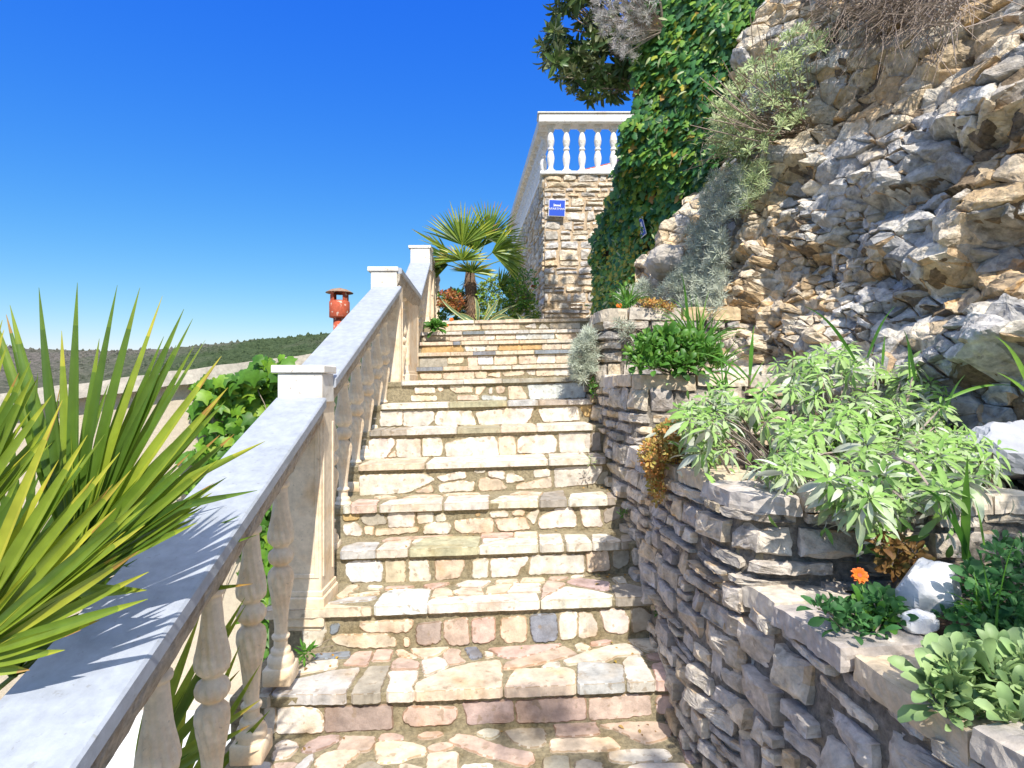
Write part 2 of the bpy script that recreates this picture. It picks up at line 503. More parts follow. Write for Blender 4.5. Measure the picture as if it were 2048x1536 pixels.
def leaf_mat(name, cols, back=None, rough=0.5, trans=0.25, tcol=None, spec=0.4):
    """cols: list of (pos, rgb) ramp on per-leaf random value"""
    m, nt, b = new_mat(name); N = nt.nodes; L = nt.links
    at = N.new('ShaderNodeAttribute'); at.attribute_name = 'rnd'
    rp = N.new('ShaderNodeValToRGB')
    el = rp.color_ramp.elements
    while len(el) < len(cols): el.new(0.5)
    for e, (p, c) in zip(el, cols): e.position = p; e.color = (*c, 1)
    L.new(at.outputs['Fac'], rp.inputs['Fac'])
    cur = rp.outputs['Color']
    tc = N.new('ShaderNodeTexCoord')
    n1 = N.new('ShaderNodeTexNoise'); n1.inputs['Scale'].default_value = 25; n1.inputs['Detail'].default_value = 3
    L.new(tc.outputs['Object'], n1.inputs['Vector'])
    r1 = N.new('ShaderNodeMapRange'); r1.inputs['From Min'].default_value = .3; r1.inputs['From Max'].default_value = .7; r1.inputs['To Min'].default_value = .8; r1.inputs['To Max'].default_value = 1.15
    L.new(n1.outputs['Fac'], r1.inputs['Value'])
    mv = N.new('ShaderNodeMix'); mv.data_type = 'RGBA'; mv.blend_type = 'MULTIPLY'; mv.inputs['Factor'].default_value = 1
    L.new(cur, mv.inputs['A']); L.new(r1.outputs[0], mv.inputs['B']); cur = mv.outputs['Result']
    if back:
        g = N.new('ShaderNodeNewGeometry')
        mb = N.new('ShaderNodeMix'); mb.data_type = 'RGBA'
        L.new(g.outputs['Backfacing'], mb.inputs['Factor']); L.new(cur, mb.inputs['A']); mb.inputs['B'].default_value = (*back, 1)
        cur = mb.outputs['Result']
    L.new(cur, b.inputs['Base Color'])
    b.inputs['Roughness'].default_value = rough; b.inputs['Specular IOR Level'].default_value = spec
    if trans > 0:
        tr = N.new('ShaderNodeBsdfTranslucent')
        if tcol: tr.inputs['Color'].default_value = (*tcol, 1)
        else: L.new(cur, tr.inputs['Color'])
        ms = N.new('ShaderNodeMixShader'); ms.inputs[0].default_value = trans
        L.new(b.outputs[0], ms.inputs[1]); L.new(tr.outputs[0], ms.inputs[2])
        L.new(ms.outputs[0], N['Material Output'].inputs[0])
    return m

M = {}
M['paving'] = stone_mat('paving_stone', 0.72, 16, 0.42, 0.7, 60, 0.005, tint=((.82, .64, .42), 7, .53, .6), spots=((.28, .21, .14), 26, .62, .6))
M['mortar'] = stone_mat('mortar', 0.95, 60, 0.5, 0.9, 140, 0.006, base=(.33, .28, .18), tint=((.66, .60, .46), 7, .5, .7))
M['rubble'] = stone_mat('rubble_stone', 0.88, 22, 0.50, 0.9, 45, 0.009, tint=((.90, .74, .52), 6, .54, .6), spots=((.22, .19, .16), 26, .63, .55))
M['wallmortar'] = stone_mat('wall_mortar', 0.95, 50, 0.6, 1.0, 110, 0.010, base=(.27, .24, .20))
M['cliff'] = stone_mat('cliff_rock', 0.88, 20, 0.55, 1.0, 34, 0.016, tint=((.92, .72, .46), 4, .54, .6), spots=((.17, .16, .15), 18, .60, .55))
M['cliffbed'] = stone_mat('cliff_grit', 0.95, 40, 0.6, 1.0, 60, 0.02, base=(.30, .22, .14))
M['coping'] = stone_mat('coping_stone', 0.8, 24, 0.35, 0.55, 60, 0.006, tint=((.88, .74, .52), 7, .56, .5))
M['cast'] = stone_mat('cast_concrete', 0.75, 35, 0.20, 0.35, 120, 0.003, base=(.80, .67, .50), tint=((.84, .66, .44), 8, .50, .65), spots=((.30, .26, .21), 60, .68, .5))
M['castwhite'] = stone_mat('white_limewash', 0.7, 30, 0.12, 0.3, 90, 0.003, base=(.76, .73, .68), tint=((.78, .66, .50), 7, .52, .6), spots=((.28, .23, .18), 38, .63, .7))
M['railpaint'] = stone_mat('rail_paint', 0.6, 26, 0.20, 0.5, 120, 0.002, base=(.36, .39, .445), tint=((.80, .81, .76), 5, .50, .6), spots=((.22, .22, .21), 60, .665, .5))
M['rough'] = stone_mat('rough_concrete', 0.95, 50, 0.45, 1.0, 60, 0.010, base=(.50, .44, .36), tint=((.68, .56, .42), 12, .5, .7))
M['stucco'] = stone_mat('stucco', 0.95, 40, 0.15, 0.9, 130, 0.008, base=(.58, .50, .39))
M['slab'] = stone_mat('roof_slab', 0.95, 20, 0.35, 0.6, 60, 0.006, base=(.46, .42, .36))
M['soil'] = stone_mat('soil', 0.98, 30, 0.6, 1.0, 90, 0.015, base=(.13, .095, .065), tint=((.6, .5, .4), 9, .5, .7))
M['bark'] = stone_mat('bark', 0.95, 30, 0.5, 1.0, 60, 0.01, base=(.19, .13, .09))
M['twig'] = stone_mat('dry_twig', 0.9, 60, 0.4, 0.3, 90, 0.002, base=(.36, .29, .24))
M['terra'] = stone_mat('terracotta_paint', 0.8, 40, 0.25, 0.3, 90, 0.002, base=(.46, .10, .05), spots=((.62, .56, .46), 26, .60, .85))
# ------------------------------------------------------------ staircase
TILT, YAW = 0.024, 0.035
# step k: (nosing Y, tread Z)
ST = {0: (1.84, 0.0), 1: (2.20, .159), 2: (2.545, .352), 3: (2.86, .508), 4: (3.12, .673), 5: (3.44, .847), 6: (3.74, 1.0235), 7: (4.02, 1.180),
      8: (4.32, 1.341), 9: (5.70, 1.480), 10: (6.05, 1.641), 11: (6.40, 1.776), 12: (6.75, 1.917), 13: (7.10, 2.080), -1: (1.50, -.17), -2: (1.16, -.34), -3: (.82, -.51), -4: (.48, -.68)}
OVER = 0.022
PAL = {'W': (.73, .66, .56), 'C': (.70, .57, .43), 'O': (.60, .40, .18), 'P': (.60, .45, .37), 'G': (.25, .27, .31), 'H': (.74, .74, .72), 'T': (.42, .37, .30), 'V': (.48, .37, .34), 'K': (.36, .30, .25), 'L': (.46, .42, .28), 'g': (.55, .54, .52)}
CROP = {'A': (500, 1152), 'B': (920, 1152), 'C': (640, 860), 'D': (880, 860), 'E': (760, 600)}
TR = '''
A t0 W 180,1440 215,1340 290,1310 380,1340 375,1390 310,1450 185,1468
A t0 V 410,1400 440,1350 560,1280 715,1270 720,1305 600,1370 480,1410
A t0 P 695,1395 750,1280 1000,1285 990,1345 950,1398
A t0 P 1030,1300 1060,1265 1140,1258 1225,1280 1220,1310 1120,1322 1040,1322
A t0 C 1000,1340 1130,1320 1290,1335 1390,1360 1415,1420 1290,1450 1200,1490 1025,1495 1010,1420
A t0 P 1335,1280 1400,1250 1510,1245 1550,1260 1510,1280 1380,1302
A t0 P 1420,1370 1530,1330 1625,1345 1625,1365 1500,1410 1430,1395
A t0 P 1585,1320 1660,1265 1770,1280 2040,1370 2260,1415 2275,1480 2210,1525 2090,1495 1850,1430
A t0 W 1810,1258 1880,1222 1990,1235 2000,1265 1960,1290 1920,1305
A t0 C 525,1475 600,1420 720,1395 880,1400 850,1440 760,1500 720,1580 530,1580
A t0 g 350,1545 440,1460 510,1418 500,1470 430,1560
A t0 T 850,1530 960,1480 1020,1500 1070,1540 1060,1590 850,1590
A t0 C 1425,1425 1520,1408 1660,1408 1660,1590 1415,1590
A t0 P 190,1500 340,1490 380,1500 330,1570 200,1570
A t0 W 40,1500 80,1488 170,1490 160,1560 0,1560
A t0 C 1195,1510 1260,1505 1390,1540 1390,1590 1180,1590
B t0 T 350,1240 450,1222 670,1218 685,1260 680,1340 600,1370 520,1365 420,1320 380,1270
B t0 P 750,1185 880,1178 1080,1165 1115,1240 1110,1265 960,1275 775,1285
B t0 P 1110,1190 1200,1175 1560,1165 1680,1195 1710,1240 1640,1300 1500,1335 1430,1320 1260,1230
B t0 C 725,1308 950,1300 1200,1290 1245,1330 1285,1370 1200,1390 1000,1398 728,1405
B t0 W 1190,1410 1350,1388 1650,1385 1700,1450 1600,1480 1300,1490 1200,1475
B t0 V 1705,1205 1850,1215 1970,1430 1975,1475 1815,1490 1770,1340
B t0 V 1640,1150 1700,1135 1830,1190 1800,1200 1700,1195
B t0 T 670,1460 780,1438 870,1450 890,1590 670,1590
B t0 T 920,1490 1000,1465 1140,1500 1150,1590 930,1590
B t0 W 1340,1530 1450,1500 1800,1500 1870,1590 1340,1590
B t0 W 20,1510 255,1500 255,1590 0,1590
A r1 W 230,1050 400,1040 520,1060 575,1110 590,1180 585,1245 300,1255 215,1255
A r1 W 120,1045 208,1045 198,1255 120,1255
A r1 K 600,1050 1135,1030 1140,1220 605,1245
A r1 P 1225,1100 1280,1040 1420,1045 1650,1050 1655,1120 1600,1180 1440,1185 1300,1195 1235,1160
B r1 V 20,1015 200,1000 425,990 435,1150 380,1170 60,1190 45,1080
B r1 P 445,1000 700,975 1000,965 1010,1140 780,1160 455,1170
B r1 P 1030,975 1200,975 1280,955 1520,950 1530,1110 1240,1140 1035,1150
B r1 P 1575,960 1640,950 1750,960 1785,1060 1700,1090 1580,1095
A n1 g 185,940 240,860 290,835 470,800 640,755 880,725 820,830 775,900 765,938
A n1 T 820,935 850,870 960,720 1120,715 1060,860 1035,930
A n1 W 1100,928 1130,820 1110,765 1345,755 1340,800 1290,880 1310,920
A n1 C 1325,915 1335,850 1420,810 1560,750 1760,695 1990,670 2010,700 2012,890
B n1 C 360,890 400,820 450,755 650,750 850,742 915,765 920,880
B n1 g 948,876 950,700 1120,705 1300,720 1315,864
B n1 W 1350,862 1310,700 1350,655 1440,640 1500,740 1565,850
B n1 P 1575,850 1545,710 1640,698 1720,780 1730,840
A n1 T 110,945 120,865 205,860 176,940
A t1 W 330,795 430,735 490,690 700,665 690,735 400,785
A t1 G 520,655 530,620 800,605 790,650 560,665
A t1 P 745,708 840,610 980,600 930,720
A t1 P 975,680 1010,592 1140,590 1115,675
A t1 P 1130,745 1140,690 1190,655 1300,675 1350,690 1345,742
A t1 C 1165,595 1220,585 1340,650 1290,655 1200,640
A t1 C 1285,580 1600,570 1480,640 1380,660 1320,625
A t1 W 1370,680 1500,650 1560,670 1585,720 1400,798
A t1 P 1540,630 1600,580 1680,590 1675,640 1725,685 1590,710
A t1 G 1720,575 1810,568 1860,640 1780,670
A t1 W 1875,600 1940,610 1950,640 1890,655
B t1 P 225,580 400,565 815,540 700,600 480,655 360,655 290,620
B t1 P 340,745 370,690 560,645 830,565 900,600 940,630 800,660 480,735
B t1 W 920,550 980,535 1045,570 1020,600 930,590
B t1 P 1045,530 1150,512 1220,520 1180,540 1050,560
B t1 W 820,680 1000,610 1180,560 1330,540 1430,585 1470,625 1250,640 1150,690 1000,685 860,708
B t1 W 650,735 700,695 800,690 800,735
B t1 W 1330,500 1550,478 1640,600 1500,605 1400,555
B t1 V 1490,625 1600,615 1660,660 1600,680 1510,665
A t1 V 130,820 200,725 320,725 230,830
A r2 W 420,370 600,370 610,440 560,560 440,580 418,450
A r2 G 645,390 720,380 700,450 645,465
A r2 C 880,410 890,370 1305,350 1300,400 1260,445 940,445
A r2 C 650,490 720,470 1090,462 1160,500 1170,560 900,575 700,545
A r2 C 1235,495 1270,500 1275,560 1235,565
A r2 K 1335,390 1530,360 1520,520 1400,550 1335,530
A r2 P 1550,360 1740,335 1755,540 1600,550 1555,480
A r2 P 1775,350 1960,330 1960,500 1900,530 1785,530
B r2 C 330,340 420,325 525,325 535,440 520,525 370,535 325,480
B r2 G 562,320 760,300 780,420 765,510 600,525 570,450
B r2 W 800,300 860,280 930,285 935,400 920,490 805,510 790,400
B r2 W 952,290 1055,295 1100,400 1090,480 950,495
B r2 W 1115,270 1300,265 1350,350 1345,440 1280,465 1170,440
B r2 T 1370,260 1440,240 1540,310 1520,420 1380,450
A n2 C 110,290 140,250 470,230 930,262 960,278
A n2 H 985,268 1010,220 1060,150 1150,115 1440,112 1400,255 1390,262
B n2 W -255,232 -235,190 0,165 610,138 630,198
B n2 W 655,202 660,190 845,90 1010,110 1220,155 1205,180
B n2 T 1255,178 1215,80 1350,68 1480,100 1560,150 1555,168
B t2 P 655,180 665,90 700,40 840,60 825,80
B t2 V 850,45 930,12 1190,45 1195,118 1010,88
B t2 W 1220,15 1300,5 1335,58 1270,66
B t2 W 380,132 440,62 640,62 640,128
B t2 C 215,145 215,95 300,68 420,68 360,135
A t2 C 1620,125 1700,100 1850,100 1870,155 1680,155
A t2 C 1445,175 1480,105 1580,95 1615,130 1620,165
A t2 W 1640,72 1740,38 1925,38 1860,92 1720,92
A t2 P 1385,78 1460,60 1600,55 1480,105 1430,98
A t2 P 1075,105 1100,85 1320,80 1250,98 1130,110
B t2 C 280,60 300,35 460,28 460,58
B t2 C 485,48 500,15 670,12 672,48
B t2 P 705,30 720,5 870,5 830,28
B t2 W 885,20 900,-5 1000,-8 960,15
A t2 C 690,165 790,80 880,72 740,185
A t2 W 940,95 950,75 1065,80 1050,102
A t2 g 600,222 780,175 1020,165 960,190
A t2 C 790,150 1040,120 1030,145 800,160
C r3 H 205,1070 280,1040 480,1050 495,1080 492,1210 250,1215 205,1150
C r3 C 525,1040 680,1040 680,1215 530,1225
C r3 W 712,1045 865,1040 880,1210 720,1218
C r3 C 920,1045 1150,1040 1155,1080 1110,1180 925,1200
C r3 W 1222,1045 1340,1025 1345,1175 1225,1185
C r3 W 1365,1035 1670,1015 1640,1080 1600,1100 1580,1165 1370,1178
D r3 W 720,1040 740,1000 1150,1000 1155,1140 710,1155
D r3 C 1170,980 1340,960 1360,1115 1180,1135
D r3 T 1380,960 1510,960 1510,1060 1430,1110 1380,1090
C n3 g 155,985 180,940 300,905 470,905 430,970 430,972
C n3 W 445,965 540,895 730,885 690,958
C n3 L 715,955 830,870 960,850 1280,855 1260,938
D n3 W 310,935 330,925 550,870 775,865 778,925
D n3 W 805,925 795,840 960,835 985,918
D n3 W 1020,915 995,840 1160,840 1210,905
D n3 W 1225,905 1220,835 1330,832 1440,880 1430,893
D n3 T 1448,890 1450,835 1510,830 1535,875
D t3 P 325,860 340,825 585,822 580,855
D t3 C 592,860 602,818 775,815 775,860
D t3 W 345,905 345,870 530,866
C t3 W 745,905 760,870 835,868 820,900
C t3 P 490,890 560,862 1070,842 700,880
C r4 O 188,665 310,665 310,715 190,725
C r4 T 325,700 370,670 510,675 535,750 400,765 340,740
C r4 W 548,660 760,655 750,770 550,778
C r4 W 780,655 905,655 905,735 785,750
C r4 W 932,680 1000,675 1010,725 932,732
C r4 W 185,760 290,740 340,800 330,845 200,840
C r4 C 355,775 430,770 425,840 360,830
C r4 C 445,795 790,778 780,815 440,845
C r4 W 840,760 900,740 1030,745 1050,780 1030,825 830,830
C r4 C 1075,730 1200,715 1380,708 1385,820 1130,825 1080,790
C r4 C 1400,720 1640,700 1680,790 1500,808 1430,800
C r4 W 1360,660 1490,650 1510,690 1370,700
C r4 C 1530,670 1580,632 1630,640 1630,685
C r4 W 1650,690 1720,640 1755,640 1710,760
C r4 O 1235,680 1270,650 1280,690
D r4 W 785,740 810,690 940,625 1040,610 1090,700 1085,770 800,788
D r4 W 1112,600 1260,585 1300,770 1150,770
D r4 T 1310,650 1440,590 1445,700 1320,745
C n4 W 190,615 200,590 240,590 235,612
C n4 P 250,612 260,580 320,555 470,560 450,602
C n4 W 480,602 560,560 720,545 985,540 970,588
C n4 W 995,588 1030,530 1350,520 1340,578
C n4 W 1360,576 1460,530 1750,530 1735,570
D n4 T 800,568 830,505 980,485 1010,558
D n4 W 1030,556 1050,510 1290,490 1330,520 1330,545
D n4 T 1345,545 1330,500 1430,490 1440,535
C t4 C 430,540 520,520 620,540 520,550
C t4 C 660,543 760,520 930,515 980,533
C t4 C 980,522 1040,505 1270,500 1280,512
D t4 C 560,515 640,490 820,500 790,522
C r5 W 315,370 520,355 830,350 920,400 850,435 700,500 320,525
C r5 C 760,495 890,440 910,490 860,505
C r5 W 930,375 1160,330 1170,380 980,412
C r5 W 945,440 1120,410 1235,415 1230,485 960,498
C r5 W 1235,330 1320,318 1318,340 1240,342
C r5 C 1270,400 1300,385 1440,400 1500,460 1440,480 1275,485
C r5 W 1345,330 1470,330 1475,395 1350,370
C r5 W 1495,350 1540,345 1640,400 1490,425
C r5 W 1712,325 1840,315 1840,370 1715,378
C r5 C 1570,440 1850,375 1855,460 1570,475
D r5 W 915,305 1100,285 1290,275 1300,320 1230,430 920,460
D r5 T 1240,430 1300,330 1340,330 1340,430
C r6 W 395,90 420,70 590,70 600,110 540,200 520,225 395,228
C r6 W 612,75 805,70 805,230 620,215 610,150
C r6 C 540,218 600,165 610,215
C r6 W 820,65 960,55 985,130 970,205 820,210
C r6 W 1000,110 1160,70 1390,50 1420,100 1430,205 1180,225 1010,210
D r6 C 465,65 540,48 595,60 610,195 480,205
D r6 W 620,80 660,50 900,38 935,90 920,180 780,190 620,180
D r6 W 950,20 1200,10 1200,180 960,180
D r6 T 1215,20 1280,20 1290,160 1210,170
E r7 W 5,870 180,870 180,1000 5,1010
E r7 W 188,875 430,890 430,960 380,1010 190,1010
E r7 W 440,960 460,890 730,890 770,1000 450,1000
E r7 W 765,900 960,870 1230,855 1200,950 1160,985 800,1000
E r7 W 1270,900 1270,870 1580,850 1600,960 1310,975
E r7 O 1600,850 1690,840 1690,930 1640,930
E r8 W 280,700 430,695 445,740 280,750
E r8 C 455,700 490,685 510,720 480,735
E r8 W 250,765 455,770 455,805 250,810
E r8 C 560,685 740,680 740,740 610,745 560,710
E r8 C 770,690 850,690 800,760 765,750
E r8 W 870,710 900,700 900,750 870,750
E r8 C 925,700 960,685 1000,700 990,740 940,750
E r8 C 620,765 790,765 790,800 620,800
E r8 g 820,765 1010,775 1010,800 815,800
E r8 C 1025,690 1130,690 1180,790 1030,795
E r8 H 1180,680 1560,660 1650,700 1640,780 1200,795
E r9 C 320,590 490,590 490,628 330,628
E r9 C 510,590 750,575 750,628 510,630
E r9 C 760,575 850,575 850,622 770,622
E r9 C 860,600 960,580 960,618
E r9 C 980,590 1150,560 1150,595 1000,608
E r9 W 1170,560 1240,555 1235,600 1190,592
E r9 C 1255,560 1390,550 1390,600 1255,605
E r9 W 1395,555 1520,550 1520,598 1395,600
E r10 T 320,470 535,465 535,530 320,535
E r10 C 545,465 670,455 660,500 545,510
E r10 C 705,455 775,450 775,530 710,530
E r10 H 785,440 895,435 905,510 790,515
E r10 C 920,445 1090,440 1090,510 915,515
E r10 C 1115,440 1250,435 1245,505 1115,510
E r10 W 1270,435 1395,420 1400,500 1255,505
E r10 C 1410,425 1520,420 1520,495 1410,500
E r11 O 340,360 640,358 670,410 335,425
E r11 W 680,365 840,360 840,405 690,408
E r11 C 850,360 940,360 935,400 850,400
E r11 O 960,360 1130,358 1130,398 950,400
E r11 O 1140,360 1290,360 1290,390 1140,395
E r11 C 1300,355 1445,350 1445,390 1300,395
E r11 C 1455,350 1560,350 1550,385 1455,388
E r12 C 350,290 548,285 548,320 350,325
E r12 C 558,285 795,275 795,320 558,325
E r12 W 805,275 915,270 915,315 805,320
E r12 C 930,270 1080,268 1078,310 930,315
E r12 g 1090,268 1390,262 1390,308 1090,312
E r12 C 1400,262 1600,260 1600,310 1420,312
E r13 C 470,190 800,190 800,235 465,250
E r13 C 815,180 1115,180 1110,230 820,232
E r13 W 1160,215 1240,185 1250,225
E r13 W 1270,225 1300,190 1350,225
E r13 C 1360,190 1600,185 1600,225 1365,228
'''
ROWS = {5: [(720, 848, 'C'), (854, 1095, 'W'), (1099, 1179, 'W'), (1184, 1212, 'T')],
        6: [(742, 762, 'T'), (764, 781, 'T'), (783, 812, 'T'), (814, 912, 'W'), (914, 1000, 'L'), (1002, 1072, 'C'), (1075, 1185, 'W')],
        7: [(765, 896, 'W'), (898, 1012, 'L'), (1016, 1075, 'g'), (1078, 1135, 'T'), (1138, 1186, 'W')],
        8: [(805, 925, 'W'), (927, 1002, 'W'), (1004, 1145, 'T'), (1147, 1180, 'T')],
        9: [(830, 885, 'G'), (887, 960, 'C'), (963, 1022, 'W'), (1025, 1160, 'W')],
        10: [(835, 900, 'C'), (902, 945, 'C'), (946, 990, 'G'), (992, 1067, 'C'), (1070, 1165, 'G')],
        11: [(840, 905, 'C'), (907, 920, 'G'), (923, 975, 'C'), (977, 1037, 'C'), (1039, 1092, 'C'), (1094, 1145, 'W'), (1147, 1175, 'G')],
        12: [(842, 923, 'W'), (926, 968, 'G'), (970, 1057, 'g'), (1059, 1112, 'W'), (1114, 1180, 'W')],
        13: [(845, 947, 'W'), (950, 1010, 'C'), (1010, 1085, 'C'), (1086, 1195, 'C')]}

def on_tread(px, py, k):
    kx = (px-CX)/F; ky = (CY-py)/F
    d = (ST[k][1]-EYE)/(ky-TILT*kx)
    return Vector((kx*d, d))
def on_riser(px, py, k):
    kx = (px-CX)/F
    d = (ST[k][0]+OVER)/(1-YAW*kx)
    return Vector((kx*d, EYE+(CY-py)/F*d))

def rough_poly(pts, amp, seg, rnd):
    # Chaikin corner cut then subdivide with jitter
    out = []
    n = len(pts)
    for i in range(n):
        a, b = pts[i], pts[(i+1) % n]
        L = (b-a).length
        c = min(0.22, 0.007/max(L, 1e-4))
        p0, p1 = a.lerp(b, c), a.lerp(b, 1-c)
        m = max(1, int(L/seg))
        nr = Vector((-(b-a).y, (b-a).x)); nr = nr/max(nr.length, 1e-6)
        for j in range(m+1):
            q = p0.lerp(p1, j/m)
            if 0 < j < m: q = q + nr*rnd.gauss(0, amp)
            out.append(q)
    return out

def area2(p): return sum(p[i].x*p[(i+1) % len(p)].y-p[(i+1) % len(p)].x*p[i].y for i in range(len(p)))

def stone_prism(mb, pts, to3, up, thick, rise, col, mi, rnd, amp=0.0016, seg=0.014, bev=0.0045, grow=0.0045):
    """pts 2D in plane, to3(p)->3D on plane, up = outward normal"""
    if area2(pts) < 0: pts = pts[::-1]
    q = rough_poly(pts, amp, seg, rnd)
    n = len(q)
    ins = []
    for i in range(n):
        a, b, c = q[i-1], q[i], q[(i+1) % n]
        t = (c-a); t = t/max(t.length, 1e-6)
        ins.append(b + Vector((-t.y, t.x))*(bev*rnd.uniform(0.7, 1.5)-grow))
    g = []
    for i in range(n):
        t = (q[(i+1) % n]-q[i-1]); t = t/max(t.length, 1e-6); g.append(q[i] - Vector((-t.y, t.x))*grow)
    q = g
    r0 = [to3(p) - up*thick for p in q]; r1 = [to3(p) + up*(rise-bev*0.8) for p in q]; r2 = [to3(p) + up*rise for p in ins]
    fs = []
    for i in range(n):
        j = (i+1) % n
        fs += [[i, j, n+j, n+i], [n+i, n+j, 2*n+j, 2*n+i]]
    fs.append([2*n+i for i in range(n)])
    fs.append([i for i in range(n)][::-1])
    if up.y < -0.5: pass
    mb.add(r0+r1+r2, fs, col, mi)
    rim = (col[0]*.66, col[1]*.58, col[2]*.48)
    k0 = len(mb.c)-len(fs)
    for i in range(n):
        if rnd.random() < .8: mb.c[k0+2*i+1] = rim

def jcol(c, rnd, a=0.09):
    k = 1 + rnd.uniform(-a, a)
    return tuple(min(0.9, v*k*(1+rnd.uniform(-0.03, 0.03))) for v in PAL[c])

def build_stairs():
    root = empty('stone_staircase', (0, 1.8, 0), 'wide outdoor stone staircase of pale crazy paving set in grey mortar', 'staircase')
    rnd = random.Random(5)
    per = {}
    for ln in TR.strip().split('\n'):
        a = ln.split(); cx, cy = CROP[a[0]]
        per.setdefault(int(a[1][1:]), []).append((a[1][0], a[2], [(cx+float(s.split(',')[0])/4, cy+float(s.split(',')[1])/4) for s in a[3:]]))
    XL, XR = -1.05, 0.80
    ks = sorted(ST)
    for k in ks:
        Y, T = ST[k]
        Yn = ST.get(k+1, (9.6, 0))[0] + 0.06
        if k == 13: Yn = 9.2
        xl, xr = (XL, XR) if k < 8 else (-1.32 if k > 8 else -1.2, 1.15)
        mb = MB()
        zb = ST.get(k-1, (0, T-.2))[1]-0.12
        # mortar body
        def Yr(x): return Y+OVER+YAW*x
        nx = 40
        top = T-0.004
        vs = []; fs = []
        for i in range(nx+1):
            x = xl+(xr-xl)*i/nx
            jt = rnd.uniform(-.002, .002)
            vs += [(x, Yr(x)+rnd.uniform(-.003, .003), zb+TILT*x), (x, Yr(x)+rnd.uniform(-.003, .003), top-0.05+TILT*x), (x, Yr(x)-0.010, top-0.034+TILT*x), (x, Yr(x)-0.014+rnd.uniform(-.003, .003), top-0.006+TILT*x), (x, Yr(x)-0.004, top+TILT*x+jt), (x, Yn+YAW*x, top+TILT*x+jt), (x, Yn+YAW*x, zb+TILT*x)]
        for i in range(nx):
            for j in range(6): fs.append([i*7+j, (i+1)*7+j, (i+1)*7+j+1, i*7+j+1])
        fs.append([0, 1, 2, 3, 4, 5, 6]); fs.append([nx*7+j for j in range(7)][::-1])
        mb.add(vs, fs, (.35, .31, .24), 1)
        upT = Vector((-TILT, 0, 1)).normalized()
        toT = lambda p: Vector((p.x, p.y, T+TILT*p.x))
        toR = lambda p: Vector((p.x, Y+OVER+YAW*p.x, p.y))
        upR = Vector((YAW, -1, 0)).normalized()
        for kind, c, pts in per.get(k, []):
            if kind == 'r':
                q = [on_riser(*p, k) for p in pts]
                if area2(q) < 0: q = q[::-1]
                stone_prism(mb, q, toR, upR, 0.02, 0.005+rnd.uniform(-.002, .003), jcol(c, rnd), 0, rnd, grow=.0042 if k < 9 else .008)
            else:
                q = [on_tread(*p, k) for p in pts]
                if kind == 'n':
                    q = [Vector((p.x, max(p.y, Y+YAW*p.x-0.012))) for p in q]
                    ymin = min(p.y-YAW*p.x-Y for p in q)
                    q = [Vector((p.x, p.y-ymin)) for p in q]
                    q = [Vector((p.x, Y+YAW*p.x)) if p.y-YAW*p.x-Y < 0.016 else p for p in q]
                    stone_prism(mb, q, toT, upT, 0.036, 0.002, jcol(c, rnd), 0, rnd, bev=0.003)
                else:
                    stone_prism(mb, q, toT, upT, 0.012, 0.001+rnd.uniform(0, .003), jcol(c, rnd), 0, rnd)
        if k in ROWS:
            for (a, b, c) in ROWS[k]:
                d = Y
                x0, x1 = (a-CX)/F*d, (b-CX)/F*d
                Dp = 0.30 if k != 8 else 0.4
                q = [Vector((x0, Y+YAW*x0+rnd.uniform(-.006, .004))), Vector((x1, Y+YAW*x1+rnd.uniform(-.006, .004))), Vector((x1+rnd.uniform(-.02, .0), Y+Dp+YAW*x1)), Vector((x0+rnd.uniform(0, .02), Y+Dp*rnd.uniform(.8, 1)+YAW*x0))]
                th = 0.032 if k < 9 else 0.034
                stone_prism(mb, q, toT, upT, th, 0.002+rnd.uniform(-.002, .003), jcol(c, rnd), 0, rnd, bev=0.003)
        if k < 0 or k == 8 or k == 13 or k == 0:
            # plain random flags where the tracing does not reach
            y0 = {8: Y+.45, 13: Y+.35, 0: Y-.0}.get(k, Y); y1 = Yn-.1 if k != 0 else 1.93
            y = y0
            while y < y1:
                x = xl+.02; hh = rnd.uniform(.11, .2)
                if y+hh > y1+.03: hh = y1-y+.02
                while x < xr-.06:
                    w = rnd.uniform(.12, .3)
                    q = [Vector((x+rnd.uniform(0, .02), y+rnd.uniform(0, .02)+YAW*x)), Vector((x+w-.02, y+rnd.uniform(0, .02)+YAW*x)), Vector((x+w-.02+rnd.uniform(-.02, .01), y+hh-.02+YAW*x)), Vector((x+rnd.uniform(0, .03), y+hh-.02-rnd.uniform(0, .02)+YAW*x))]
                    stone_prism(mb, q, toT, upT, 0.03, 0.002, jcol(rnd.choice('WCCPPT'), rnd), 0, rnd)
                    x += w
                y += hh+.005
        mb.build('step', [M['paving'], M['mortar']], root)
    return root
stairs = build_stairs()

# ------------------------------------------------------------ masonry retaining walls and planters
PALG = [(.62, .55, .46), (.68, .60, .49), (.54, .49, .44), (.68, .55, .39), (.60, .53, .45), (.72, .61, .47), (.46, .41, .37)]
PALW = [(.60, .50, .36), (.56, .50, .42), (.64, .55, .42), (.52, .46, .38), (.60, .46, .28), (.48, .45, .42)]

